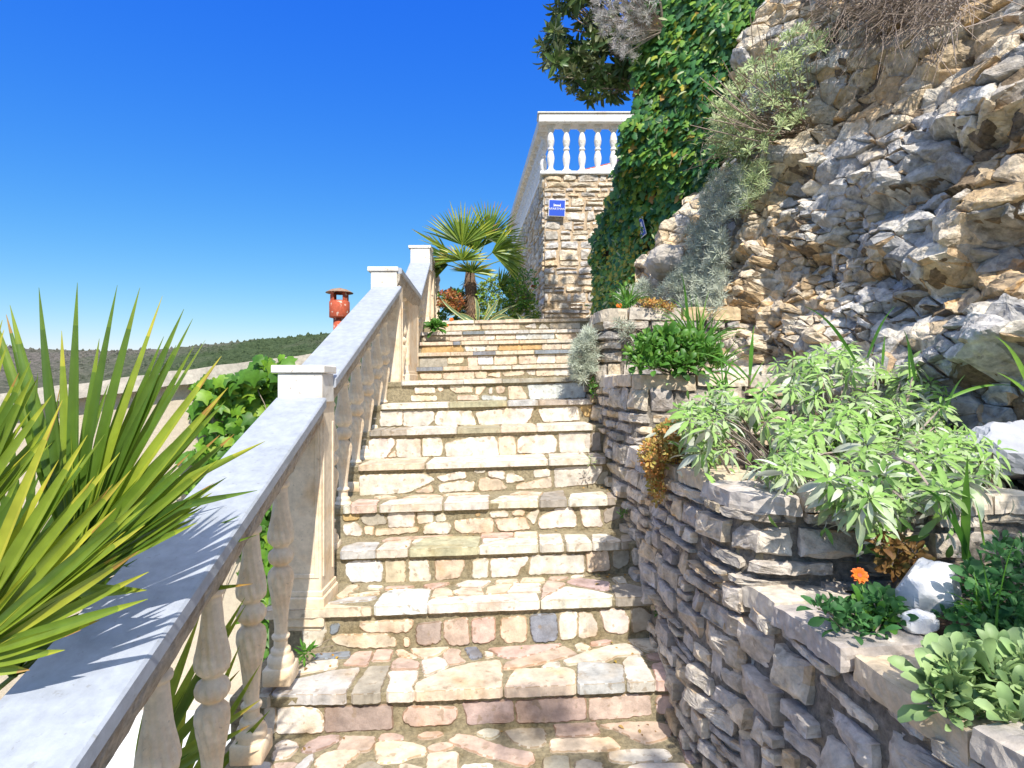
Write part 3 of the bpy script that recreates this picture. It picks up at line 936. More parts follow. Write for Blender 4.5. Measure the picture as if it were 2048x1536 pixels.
def coping_run(name, path, z, thick, wid, parent, seed, pal=PALG, lens=(.18, .42), out=0.03, zj=.008):
    """row of irregular flat stones along a plan path (outer edge = path pushed out)"""
    rnd = random.Random(seed); mb = MB()
    pts = [Vector(p) for p in path]
    cum = [0]
    for a, b in zip(pts, pts[1:]): cum.append(cum[-1]+(b-a).length)
    def at(s):
        s = max(0, min(cum[-1], s))
        for i in range(len(pts)-1):
            if s <= cum[i+1]+1e-9:
                t = (s-cum[i])/max(1e-6, cum[i+1]-cum[i]); return pts[i].lerp(pts[i+1], t)
        return pts[-1]
    s = 0
    while s < cum[-1]-.03:
        L = min(rnd.uniform(*lens), cum[-1]-s)
        if cum[-1]-s-L < .1: L = cum[-1]-s
        w = wid*rnd.uniform(.8, 1.2); o = out+rnd.uniform(-.012, .012); zz = z+rnd.uniform(-zj, zj); th = thick*rnd.uniform(.85, 1.1)
        n = 6; outer = []; inner = []
        for i in range(n+1):
            u = s+.006+(L-.012)*i/n
            p = at(u); t = (at(u+.05)-at(u-.05)); t.normalize()
            nr = Vector((t.y, -t.x))
            outer.append(p+nr*(o+rnd.uniform(-.006, .006))); inner.append(p-nr*(w+rnd.uniform(-.02, .02)))
        c = rnd.choice(pal); kk = rnd.uniform(.85, 1.15); cc = tuple(v*kk for v in c)
        tx, ty = rnd.uniform(-.03, .03), rnd.uniform(-.03, .03); m4 = 5
        # top lattice, bottom lattice and rim
        vs = []; fs = []; W4 = m4+1
        for lay in (0, 1):
            for i in range(n+1):
                for j in range(W4):
                    p_ = outer[i].lerp(inner[i], j/m4)
                    edge_ = (i in (0, n)) or (j in (0, m4))
                    if edge_ and lay == 0: p_ = p_.lerp((outer[n//2]+inner[n//2])/2, .025)
                    vs.append((p_.x, p_.y, zz+tx*(p_.x-outer[0].x)+ty*(p_.y-outer[0].y)-(0 if lay == 0 else th)-(.003 if edge_ and lay == 0 else 0)))
        K = (n+1)*W4
        for i in range(n):
            for j in range(m4):
                a0 = i*W4+j; fs.append([a0, a0+1, a0+W4+1, a0+W4]); fs.append([K+a0, K+a0+W4, K+a0+W4+1, K+a0+1])
            fs.append([i*W4, (i+1)*W4, K+(i+1)*W4, K+i*W4]); fs.append([i*W4+m4, K+i*W4+m4, K+(i+1)*W4+m4, (i+1)*W4+m4])
        for j in range(m4):
            fs.append([j, K+j, K+j+1, j+1]); a0 = n*W4+j; fs.append([a0, a0+1, K+a0+1, K+a0])
        mb.add(vs, fs, cc, 0)
        s += L
    return craggy(mb.build(name, [M['coping']], parent), ((.06, .018), (.025, .008)), 2)

def wall_thing(name, label, path, z0, z1, parent_loc, seed, rh, rw, pal, res=.007, batter=.05, coping=(.05, .2), depth=.04, cpal=None, **kw):
    root = empty(name, parent_loc, label, 'retaining wall')
    f, L = path_surf(path, z0, z1, batter)
    block_wall('wall_face', f, L, z1-z0, rh, rw, pal, root, seed, **kw)
    # solid core behind the face
    mb = MB(); pts = [Vector(p) for p in path]
    nr = []
    for i in range(len(pts)):
        t = pts[min(i+1, len(pts)-1)]-pts[max(i-1, 0)]; t.normalize(); nr.append(Vector((t.y, -t.x)))
    vs = []; fs = []
    H = z1-z0
    for p, n in zip(pts, nr):
        a = p-n*.004; a2 = p-n*(batter*H+.004); b = p-n*.24
        vs += [(a.x, a.y, z0), (a2.x, a2.y, z1-.012), (b.x, b.y, z1-.012), (b.x, b.y, z0)]
    for i in range(len(pts)-1):
        for j in range(4): fs.append([i*4+j, i*4+(j+1) % 4, (i+1)*4+(j+1) % 4, (i+1)*4+j])
    fs.append([0, 1, 2, 3]); fs.append([(len(pts)-1)*4+j for j in range(4)][::-1])
    mb.add(vs, fs, (.34, .31, .26), 0)
    mb.build('wall_core', [M['mortar']], root)
    top = [tuple(p-n*batter*H) for p, n in zip(pts, nr)]
    coping_run('coping', top, z1+coping[0], coping[0]+.01, coping[1], root, seed+50, pal=cpal or pal)
    return root

# travel direction: outward normal is to the right of travel -> towards -X when travelling towards -Y ... we travel +Y reversed
pA = [(.655, 1.95), (.690, 1.74), (.715, 1.55), (.745, 1.25), (.80, .95), (.90, .60), (1.02, .25), (1.14, -.1)]
pB = [(.585, 3.10), (.600, 2.55), (.615, 2.2), (.635, 1.98), (.665, 1.83), (.74, 1.74), (.90, 1.715), (1.15, 1.71), (1.60, 1.70)]
pC = [(.555, 3.95), (.565, 3.5), (.585, 3.2), (.61, 3.06), (.68, 2.99), (.85, 2.97), (1.5, 2.95)]
pD = [(.80, 5.1), (.70, 4.75), (.60, 4.5), (.56, 4.3), (.565, 4.05), (.60, 3.92), (.70, 3.86), (.95, 3.84), (1.5, 3.82)]
wA = wall_thing('lower_planter_wall', 'lowest shaded rubble stone planter wall beside the bottom steps, topped with flat grey stones', pA, -.55, .64, (.8, 1.2, -.5), 3, .085, .15, PALG, batter=.05, gap=.026, h0=.034, hj=.018, tilt=.35, stainp=.06)
wB = wall_thing('middle_planter_wall', 'curved rubble stone planter wall under the big sage bush, half shaded and half sunlit', pB, -.1, .925, (.8, 2.0, -.1), 4, .072, .16, PALG+PALW[:4], batter=.06, gap=.022, h0=.032, hj=.016, tilt=.3, stainp=.10)
wC = wall_thing('upper_planter_wall', 'rubble stone planter wall with a thick pale slab on top below the red-tipped succulent', pC, .3, 1.29, (.8, 3.2, .3), 5, .09, .20, PALG+PALW, batter=.06, coping=(.06, .2), gap=.02, h0=.03, tilt=.25)
wD = wall_thing('top_planter_wall', 'highest pale stone planter wall with a rounded corner stone beside the stair landing', pD, .9, 1.73, (.8, 4.2, .9), 6, .10, .20, PALW, batter=.05, coping=(.07, .22), gap=.02, h0=.03, tilt=.25)

def soil_patch(poly_fn, nx, ny, name):
    xs = np.linspace(0, 1, nx); ys = np.linspace(0, 1, ny)
    V = []
    for b in ys:
        for a in xs: V.append(poly_fn(a, b))
    V = np.array(V)
    n = fbm(V*np.array([7, 7, 0])+3, 4, 5)*.022 + fbm(V*np.array([40, 40, 0]), 2, 9)*.006
    V[:, 2] += n
    ii = np.arange(nx*ny).reshape(ny, nx)
    q = np.stack([ii[:-1, :-1].ravel(), ii[:-1, 1:].ravel(), ii[1:, 1:].ravel(), ii[1:, :-1].ravel()], 1)
    o = mesh_obj(name, V, [q], [M['soil']], smooth=True)
    o['kind'] = 'structure'
    return o
soil_patch(lambda a, b: (.86+.12*b*0+a*1.9+(1-b)*.16, .0+b*1.85, .63+.16*a*a), 120, 120, 'soil')
soil_patch(lambda a, b: (.78+a*2.3-.08*b, 1.80+b*1.35, .90+.30*a*a+.02*b), 130, 90, 'soil')
soil_patch(lambda a, b: (.72+a*2.3-.03*b, 3.05+b*.95, 1.27+.35*a*a), 110, 70, 'soil')
soil_patch(lambda a, b: (.72+a*2.2, 3.95+b*1.6, 1.71+.5*a*a+.1*b), 90, 70, 'soil')
# ------------------------------------------------------------ balustrade along the left of the stairs
def xr(z):
    """right top edge of the rail as a function of distance"""
    return float(np.interp(z, [0.2, 1.06, 2.5, 2.67, 4.45, 5.69, 7.1, 9.3], [-.645, -.70, -.793, -.803, -.840, -.895, -.99, -1.14]))
def rz(z):
    return float(np.interp(z, [0.2, 2.5, 2.55, 2.67, 4.45, 4.46, 5.85, 7.1, 7.11, 9.3], [.446, 1.242, 1.29, 1.327, 2.045, 2.186, 2.186, 2.775, 2.975, 2.975]))

def rail_mesh(mb_top, mb_beam, z0, z1, w=.218, dz=0.0):
    n = max(2, int((z1-z0)/.12)); path = []
    for i in range(n+1):
        z = z0+(z1-z0)*i/n
        path.append((xr(z), z, (rz(max(z, z0+.001) if z <= z0 else min(z, z1-.001)))+dz))
    prof = [(0.0, -.006), (0.0, -.040), (-.006, -.044), (-w+.006, -.044), (-w, -.040), (-w, -.006), (-w+.006, 0), (-.006, 0)]
    mb_top.prism_path(prof[::-1], path, (1, 1, 1), 0)
    prof2 = [(-.010, -.042), (-.016, -.090), (-.040, -.148), (-w+.040, -.148), (-w+.016, -.090), (-w+.010, -.042)]
    mb_beam.prism_path(prof2[::-1], path, (1, 1, 1), 0)

def baluster_mesh(name, prof, flute=0, seg=36, plinth=.052, hh=1.0, abacus=.05):
    """prof: list (z 0..1 from bottom, r, fluteamp)"""
    prof = np.array(prof); n = 190
    zs = np.linspace(prof[0, 0], prof[-1, 0], n)
    r = np.interp(zs, prof[:, 0], prof[:, 1]); fa = np.interp(zs, prof[:, 0], prof[:, 2])
    th = np.linspace(0, 2*np.pi, seg, endpoint=False)
    V = []
    for z, rr, f in zip(zs, r, fa):
        k = rr*.93*(1+f*1.1*(np.abs(np.cos(flute*.5*(th+z*3.6)))-.62)) if flute else rr*np.ones(seg)
        V.append(np.c_[k*np.cos(th), k*np.sin(th), np.full(seg, z*hh)])
    V = np.concatenate(V)
    ii = np.arange(n*seg).reshape(n, seg)
    q = np.stack([ii[:-1].ravel(), np.roll(ii, -1, 1)[:-1].ravel(), np.roll(ii, -1, 1)[1:].ravel(), ii[1:].ravel()], 1)
    nv = len(V)
    b = MB(); b.box(-plinth, plinth, -plinth, plinth, -.02*hh, .055*hh, bev=.004); b.box(-abacus, abacus, -abacus, abacus, .935*hh, 1.06*hh, bev=.004)
    V = np.vstack([V, np.array([tuple(v) for v in b.v])])
    fs = [[i+nv for i in f] for f in b.f]
    return V, q, fs

BP = [(.05, .051, 0), (.080, .053, 0), (.098, .047, 0), (.103, .038, 0), (.118, .040, 0), (.128, .038, 0), (.134, .0275, 0), (.168, .027, 0), (.172, .034, 0), (.180, .0365, 0), (.188, .034, 0), (.193, .0255, 0), (.22, .0255, .02),
      (.28, .029, .10), (.34, .035, .16), (.39, .042, .2), (.43, .0470, .22), (.455, .0475, .2), (.472, .044, .15), (.484, .036, .05), (.490, .0285, 0), (.498, .0285, 0), (.504, .037, .05), (.514, .0445, .14), (.530, .048, .18), (.546, .0475, .18), (.558, .042, .12), (.566, .034, .03), (.571, .029, 0), (.580, .029, 0),
      (.586, .036, .05), (.600, .0455, .18), (.62, .0490, .22), (.645, .0475, .2), (.69, .040, .18), (.74, .033, .12), (.80, .028, .05), (.835, .026, 0), (.842, .026, 0), (.846, .033, 0), (.856, .035, 0), (.866, .033, 0), (.870, .0275, 0), (.90, .029, 0), (.94, .038, 0)]
BAL_H = .86
bV, bq, bfs = baluster_mesh('b', BP, 11, 44, .052, BAL_H, .042)

def build_balustrade():
    root = empty('stair_balustrade', (-.9, 1.2, 0), 'white concrete balustrade climbing the left side of the stairs with a wide pale blue-grey handrail', 'balustrade')
    for (a, b) in ((.2, 2.5), (2.67, 4.45), (4.46, 5.85), (5.85, 7.1), (7.11, 9.3)):
        t = MB(); u = MB(); w = .218 if b < 5 else (.226 if b < 7 else .25)
        rail_mesh(t, u, a, b, w)
        ob = t.build('handrail', [M['railpaint']], root)
        # rough scalloped beam under the rail
        bm_ = u
        bv = []
        for v in bm_.v: bv.append(v)
        u.v = bv
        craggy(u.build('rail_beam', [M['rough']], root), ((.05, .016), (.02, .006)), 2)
    # newel caps
    def cap(z0, z1, x0, x1, ztop, zbot):
        m = MB(); m.box(x0, x1, z0, z1, ztop-.034, ztop, bev=.004); m.build('cap_slab', [M['castwhite']], root)
        m = MB(); m.box(x0+.025, x1-.012, z0+.012, z1-.005, zbot, ztop-.036, bev=.003); m.build('cap_block', [M['castwhite']], root)
    cap(2.50, 2.68, -1.032, -.803, 1.381, 1.22)
    cap(4.44, 4.66, -1.10, -.865, 2.192, 2.0)
    cap(7.08, 7.32, -1.256, -.985, 2.981, 2.70)
    # piers (posts) with a recessed panel
    def pier(z0, z1, x0, x1, zb, zt):
        m = MB(); m.box(x0, x1, z0, z1, zb-.1, zt, bev=.004)
        m.box(x0-.012, x1+.014, z0-.014, z1+.014, zb-.08, zb+.05, bev=.006)
        m.box(x0-.006, x1+.007, z0-.007, z1+.007, zb+.05, zb+.075, bev=.003)
        # raised frame strips on front and stair side
        for (u0, u1) in ((x0+.010, x0+.028), (x1-.028, x1-.010)):
            m.box(u0, u1, z0-.005, z0+.01, zb+.13, zt-.12, bev=.002)
        m.box(x0+.028, x1-.028, z0-.005, z0+.01, zb+.13, zb+.148, bev=.002)
        for (u0, u1) in ((z0+.02, z0+.04), (z1-.04, z1-.02)):
            m.box(x1-.01, x1+.005, u0, u1, zb+.13, zt-.12, bev=.002)
        m.build('post', [M['cast']], root)
    pier(2.53, 2.72, -1.005, -.825, .33, 1.25)
    pier(4.48, 4.62, -1.06, -.862, 1.16, 2.06)
    pier(5.22, 5.78, -1.10, -.925, 1.34, 2.07)
    pier(7.14, 7.30, -1.24, -1.01, 2.0, 2.86)
    pier(8.0, 8.25, -1.30, -1.075, 2.05, 2.86)
    pier(9.1, 9.3, -1.38, -1.15, 2.05, 2.86)
    # plinth course under landing rail
    me0 = mesh_obj('baluster', bV, [bq, bfs], [M['cast']], root, smooth=True)
    first = [True]
    def bal(z, zb, x=None, sz=1.0):
        top = rz(z)-.115
        o = me0 if first[0] else me0.copy()
        if not first[0]: COL.objects.link(o); o.parent = root; o.matrix_parent_inverse = Matrix.Translation(root.location).inverted()
        first[0] = False
        o.location = (x if x is not None else xr(z)-.109, z, top-BAL_H*.995)
        o.rotation_euler = (0, 0, .05)
    for z, zb in ((.52, 0), (.80, 0), (1.08, 0), (1.37, 0), (1.655, 0), (1.945, 0), (2.24, 0), (2.93, 0), (3.20, 0), (3.48, 0), (3.76, 0), (4.04, 0), (4.30, 0)): bal(z, zb)
    for z in (4.80, 5.05): bal(z, 0, xr(z)-.09)
    for z in (5.98, 6.24, 6.5, 6.76, 6.98): bal(z, 0)
    for z in (7.5, 7.72, 7.88, 8.45, 8.7, 8.93): bal(z, 0)
    return root
balustrade = build_balustrade()

# ------------------------------------------------------------ corner terrace: stone tower wall, balcony balustrade
TX, TY = .50, 9.0          # near corner
PALT = [(.72, .62, .48), (.66, .60, .52), (.76, .68, .55), (.60, .55, .48), (.70, .56, .38), (.56, .53, .50)]
def tower():
    root = empty('terrace_wall', (TX, TY, 1.9), 'tall square-cornered rubble stone terrace wall carrying the white balcony', 'stone wall')
    far = (TX-.086*6.6, TY+6.6)
    f, L = path_surf([(TX+2.2, TY+.02), (TX+.03, TY)], 1.6, 4.53)
    f2, L2 = path_surf([(TX, TY+.0), far], 1.6, 4.53)
    kw = dict(depth=.045, joint=.10, tilt=.22, rough=.008, warp=.018, jit=.12, pw=3.2, fct=.25, soft=.2)
    def flip(ff, L):
        def g(uv):
            B, N = ff(np.c_[L-uv[:, 0], uv[:, 1]]); return B, N
        return g
    # facing camera: travelling from right to left gives outward normal towards +Y, so flip
    def front(uv):
        B = np.c_[TX+uv[:, 0], np.full(len(uv), TY), 1.6+uv[:, 1]]
        return B, np.tile([0, -1, 0], (len(uv), 1))
    M['wallmortar'] = stone_mat('pale_wall_mortar', 0.95, 40, 0.4, 0.8, 90, 0.008, base=(.56, .43, .29))
    block_wall('front_face', front, 2.2, 2.93, .125, .21, PALT, root, 21, gap=.03, jit=.5, res=.03, h0=.03, hj=.012, tilt=.10, back=.03)
    dx, dy = far[0]-TX, far[1]-TY; LL = math.hypot(dx, dy); ux, uy = dx/LL, dy/LL
    def side(uv):
        u = LL-uv[:, 0]
        B = np.c_[TX+ux*u, TY+uy*u, 1.6+uv[:, 1]]
        return B, np.tile([-uy, ux, 0], (len(uv), 1))
    block_wall('side_face', side, LL, 2.93, .135, .25, PALT, root, 22, gap=.03, jit=.5, res=.05, h0=.03, hj=.012, tilt=.10, back=.03)
    m = MB(); m.add([(TX+.01, TY+.01, 1.5), (TX+2.2, TY+.01, 1.5), (TX+2.2, TY+6.6, 1.5), (far[0]+.02, far[1], 1.5), (TX+.01, TY+.01, 4.52), (TX+2.2, TY+.01, 4.52), (TX+2.2, TY+6.6, 4.52), (far[0]+.02, far[1], 4.52)],
                    [[0, 1, 5, 4], [1, 2, 6, 5], [2, 3, 7, 6], [3, 0, 4, 7], [4, 5, 6, 7]], (.4, .35, .3), 0)
    m.build('wall_core', [M['mortar']], root)
    m = MB(); a = Vector((TX-.06, TY-.05)); b = Vector((far[0]-.06, far[1]))
    z0, z1 = 4.515, 4.56
    m.box(TX-.07, TX+2.2, TY-.06, TY+.24, z0, z1, bev=.006)
    m.add([(a.x, TY+.24, z0), (a.x+.3, TY+.24, z0), (b.x+.3, b.y, z0), (b.x, b.y, z0), (a.x, TY+.24, z1), (a.x+.3, TY+.24, z1), (b.x+.3, b.y, z1), (b.x, b.y, z1)], [[0, 1, 5, 4], [1, 2, 6, 5], [2, 3, 7, 6], [3, 0, 4, 7], [4, 5, 6, 7], [3, 2, 1, 0]])
    m.build('ledge', [M['coping']], root)
    r2 = empty('balcony_balustrade', (TX, TY, 4.56), 'white balcony balustrade of round turned balusters on top of the stone terrace wall', 'balustrade')
    TP = [(.03, .062, 0), (.07, .060, 0), (.09, .045, 0), (.14, .036, 0), (.22, .050, 0), (.32, .060, 0), (.40, .050, 0), (.47, .034, 0), (.49, .048, 0), (.52, .048, 0), (.54, .034, 0), (.60, .048, 0), (.68, .058, 0), (.76, .050, 0), (.84, .034, 0), (.87, .034, 0), (.89, .050, 0), (.92, .050, 0), (.95, .060, 0)]
    V, q, fs = baluster_mesh('t', TP, 0, 20, .065, .74, .062)
    o0 = None
    pos = [(TX+.10+.243*i, TY+.07) for i in range(8)] + [(TX+.03+ux*s+.0, TY+uy*s) for s in [.35+.30*i for i in range(21)]]
    for p in pos:
        if o0 is None:
            o0 = mesh_obj('baluster', V, [q, fs], [M['castwhite']], r2, smooth=True); o = o0
        else:
            o = o0.copy(); COL.objects.link(o); o.parent = r2; o.matrix_parent_inverse = Matrix.Translation(r2.location).inverted()
        o.location = (p[0], p[1], 4.56)
    m = MB(); zt = 5.30
    m.box(TX-.09, TX+2.2, TY-.07, TY+.20, zt, zt+.13, bev=.01)
    m.box(TX-.11, TX+2.2, TY-.09, TY+.22, zt+.13, zt+.155, bev=.006)
    m.build('handrail', [M['castwhite']], r2)
    m = MB(); a0 = TX-.09; b0 = far[0]-.09
    m.add([(a0, TY+.20, zt), (a0+.26, TY+.20, zt), (b0+.26, far[1], zt), (b0, far[1], zt), (a0, TY+.20, zt+.15), (a0+.26, TY+.20, zt+.15), (b0+.26, far[1], zt+.15), (b0, far[1], zt+.15)], [[0, 1, 5, 4], [1, 2, 6, 5], [2, 3, 7, 6], [3, 0, 4, 7], [4, 5, 6, 7], [3, 2, 1, 0]])
    m.build('handrail', [M['castwhite']], r2)
tower()

def text_mesh(body, size, loc, rot, mat, name, parent, ext=.001, align='CENTER'):
    cu = bpy.data.curves.new(name, 'FONT'); cu.body = body; cu.size = size; cu.extrude = ext; cu.align_x = align; cu.align_y = 'CENTER'
    cu.materials.append(mat)
    tmp = bpy.data.objects.new(name, cu); COL.objects.link(tmp)
    bpy.context.view_layer.update()
    me = bpy.data.meshes.new_from_object(tmp.evaluated_get(bpy.context.evaluated_depsgraph_get()))
    bpy.data.objects.remove(tmp)
    o = bpy.data.objects.new(name, me); COL.objects.link(o)
    o.location = loc; o.rotation_euler = rot
    o.parent = parent; o.matrix_parent_inverse = parent.matrix_basis.inverted() if parent.type == 'MESH' else Matrix.Translation(parent.location).inverted()
    return o
mb_blue, nt, b = new_mat('sign_blue'); b.inputs['Base Color'].default_value = (.02, .08, .52, 1); b.inputs['Roughness'].default_value = .35
mb_white, nt, b = new_mat('sign_white'); b.inputs['Base Color'].default_value = (.8, .8, .8, 1); b.inputs['Roughness'].default_value = .4
def signs():
    c = P(1114, 416, 8.90)
    r = empty('apartment_sign', c, 'square blue sign with a white bed symbol and the word APARTMAN on the stone wall', 'sign')
    rot = Matrix.Translation(c) @ Matrix.Rotation(math.radians(2), 4, 'Y')
    m = MB(); m.box(-.128, .128, .0, .012, -.128, .128, rot=rot, bev=.003); m.build('border', [mb_white], r)
    m = MB(); m.box(-.119, .119, -.003, .01, -.119, .119, rot=rot); m.build('panel', [mb_blue], r)
    m = MB()
    # bed symbol: two bed ends, mattress and pillow bumps
    for x in (-.052, .046): m.box(x, x+.008, -.006, -.002, .018, .062, rot=rot)
    m.box(-.046, .046, -.006, -.002, .026, .040, rot=rot); m.box(-.040, -.012, -.006, -.002, .042, .050, rot=rot); m.box(-.008, .040, -.006, -.002, .042, .047, rot=rot)
    m.build('bed_symbol', [mb_white], r)
    text_mesh('APARTMAN', .048, c+Vector((0, -.005, -.015)), (math.radians(90), math.radians(2), 0), mb_white, 'lettering', r)
    c = P(1283, 455, 5.92)
    r = empty('house_number_sign', c, 'small blue and white sign seen edge-on among the ivy leaves', 'sign')
    rot = Matrix.Translation(c) @ Matrix.Rotation(math.radians(-86), 4, 'Z') @ Matrix.Rotation(math.radians(14), 4, 'X')
    m = MB(); m.box(-.09, .09, 0, .006, -.09, .09, rot=rot); m.build('border', [mb_white], r)
    m = MB(); m.box(-.082, .082, -.002, .004, -.082, .082, rot=rot); m.build('panel', [mb_blue], r)
    m = MB()
    m.box(-.05, -.02, -.004, .0, -.01, .05, rot=rot); m.box(.0, .05, -.004, .0, -.01, .05, rot=rot); m.box(-.05, .05, -.004, 0, -.035, -.02, rot=rot); m.box(-.04, .04, -.004, 0, -.055, -.045, rot=rot)
    m.build('symbol', [mb_white], r)
signs()

# ------------------------------------------------------------ neighbour outbuilding, flue, hills, ground
def outbuilding():
    A = P(-90, 800, 4.3); Bp = P(655, 704, 5.2)
    root = empty('outbuilding', ((A.x+Bp.x)/2, 5, -2.2), 'low stucco outbuilding with a sloping concrete roof slab behind the handrail', 'outbuilding')
    d = Vector((Bp.x-A.x, Bp.y-A.y, 0)); L = d.length; d.normalize(); n = Vector((d.y, -d.x, 0))  # towards camera
    def pt(s, off, z): p = A+d*s; return Vector((p.x, p.y, 0))+n*off+Vector((0, 0, z))
    def zt(s): return A.z+(Bp.z-A.z)*s/L
    m = MB(); N = 30; rnd = random.Random(3)
    th = .115
    vs = []; fs = []
    for i in range(N+1):
        s = -1+(L+1)*i/N
        j = lambda: rnd.uniform(-.006, .006)
        vs += [pt(s, .10+j(), zt(s)+j()), pt(s, .11+j(), zt(s)-th+j()), pt(s, -2.6, zt(s)-th), pt(s, -2.6, zt(s))]
    for i in range(N):
        for j in range(4): fs.append([i*4+j, i*4+(j+1) % 4, (i+1)*4+(j+1) % 4, (i+1)*4+j])
    fs.append([0, 3, 2, 1]); fs.append([N*4+j for j in range(4)])
    m.add(vs, fs); m.build('roof_slab', [M['slab']], root)
    m = MB(); z0 = -2.3
    vs = [pt(-.9, 0, z0), pt(L-.05, 0, z0), pt(L-.05, -2.5, z0), pt(-.9, -2.5, z0), pt(-.9, 0, zt(-.9)-th), pt(L-.05, 0, zt(L)-th), pt(L-.05, -2.5, zt(L)-th), pt(-.9, -2.5, zt(-.9)-th)]
    m.add(vs, [[0, 1, 5, 4], [1, 2, 6, 5], [2, 3, 7, 6], [3, 0, 4, 7]]); m.build('wall', [M['stucco']], root)
    return A, Bp, pt, zt, L
OA, OB, opt, ozt, OL = outbuilding()

def flue():
    c = P(679, 640, 6.6); x, y = c.x, c.y
    zt = EYE+(CY-576)/F*6.6
    root = empty('flue_pipe', (x, y, 1.4), 'red painted flue pipe with a rusty conical rain cap rising behind the handrail', 'flue')
    def lathe(name, prof, mat, seg=32, cut=None):
        n = len(prof); vs = []; fs = []
        for (r, z) in prof:
            for k in range(seg): vs.append((x+r*math.cos(2*math.pi*k/seg), y+r*math.sin(2*math.pi*k/seg), z))
        for i in range(n-1):
            for k in range(seg): fs.append([i*seg+k, i*seg+(k+1) % seg, (i+1)*seg+(k+1) % seg, (i+1)*seg+k])
        m = MB(); m.add(vs, fs); return m.build(name, [mat], root, True)
    lathe('pipe', [(.068, 1.36), (.068, zt-.345), (.060, zt-.345), (.060, 1.36)], M['terra'])
    lathe('drum', [(.062, zt-.345), (.108, zt-.335), (.112, zt-.33), (.112, zt-.16), (.100, zt-.145), (.098, zt-.16), (.098, zt-.32)], M['terra'])
    for k in range(4):
        m = MB()
        a = math.radians(45+90*k+8); ca, sa = math.cos(a), math.sin(a)
        for s in (-1, 1):
            pass
        px, py = x+.098*ca, y+.098*sa
        t = Vector((-sa, ca)); 
        vs = []
        for zz, w in ((zt-.16, .028), (zt-.045, .028)):
            for du, dr in ((-w, -.006), (w, -.006), (w, .006), (-w, .006)):
                vs.append((px+t.x*du+ca*dr, py+t.y*du+sa*dr, zz))
        m.add(vs, [[0, 1, 5, 4], [1, 2, 6, 5], [2, 3, 7, 6], [3, 0, 4, 7], [4, 5, 6, 7], [3, 2, 1, 0]])
        m.build('bracket', [M['terra']], root)
    lathe('collar', [(.102, zt-.06), (.106, zt-.06), (.106, zt-.035), (.102, zt-.035)], M['terra'])
    lathe('rain_cap', [(.0, zt), (.02, zt-.002), (.09, zt-.02), (.150, zt-.052), (.152, zt-.058), (.09, zt-.032), (.0, zt-.02)], M['rustcap'])
M['rustcap'] = stone_mat('rusty_cap', .8, 40, .35, .4, 90, .002, base=(.30, .22, .16), spots=((.34, .12, .06), 30, .55, .7))
flue()

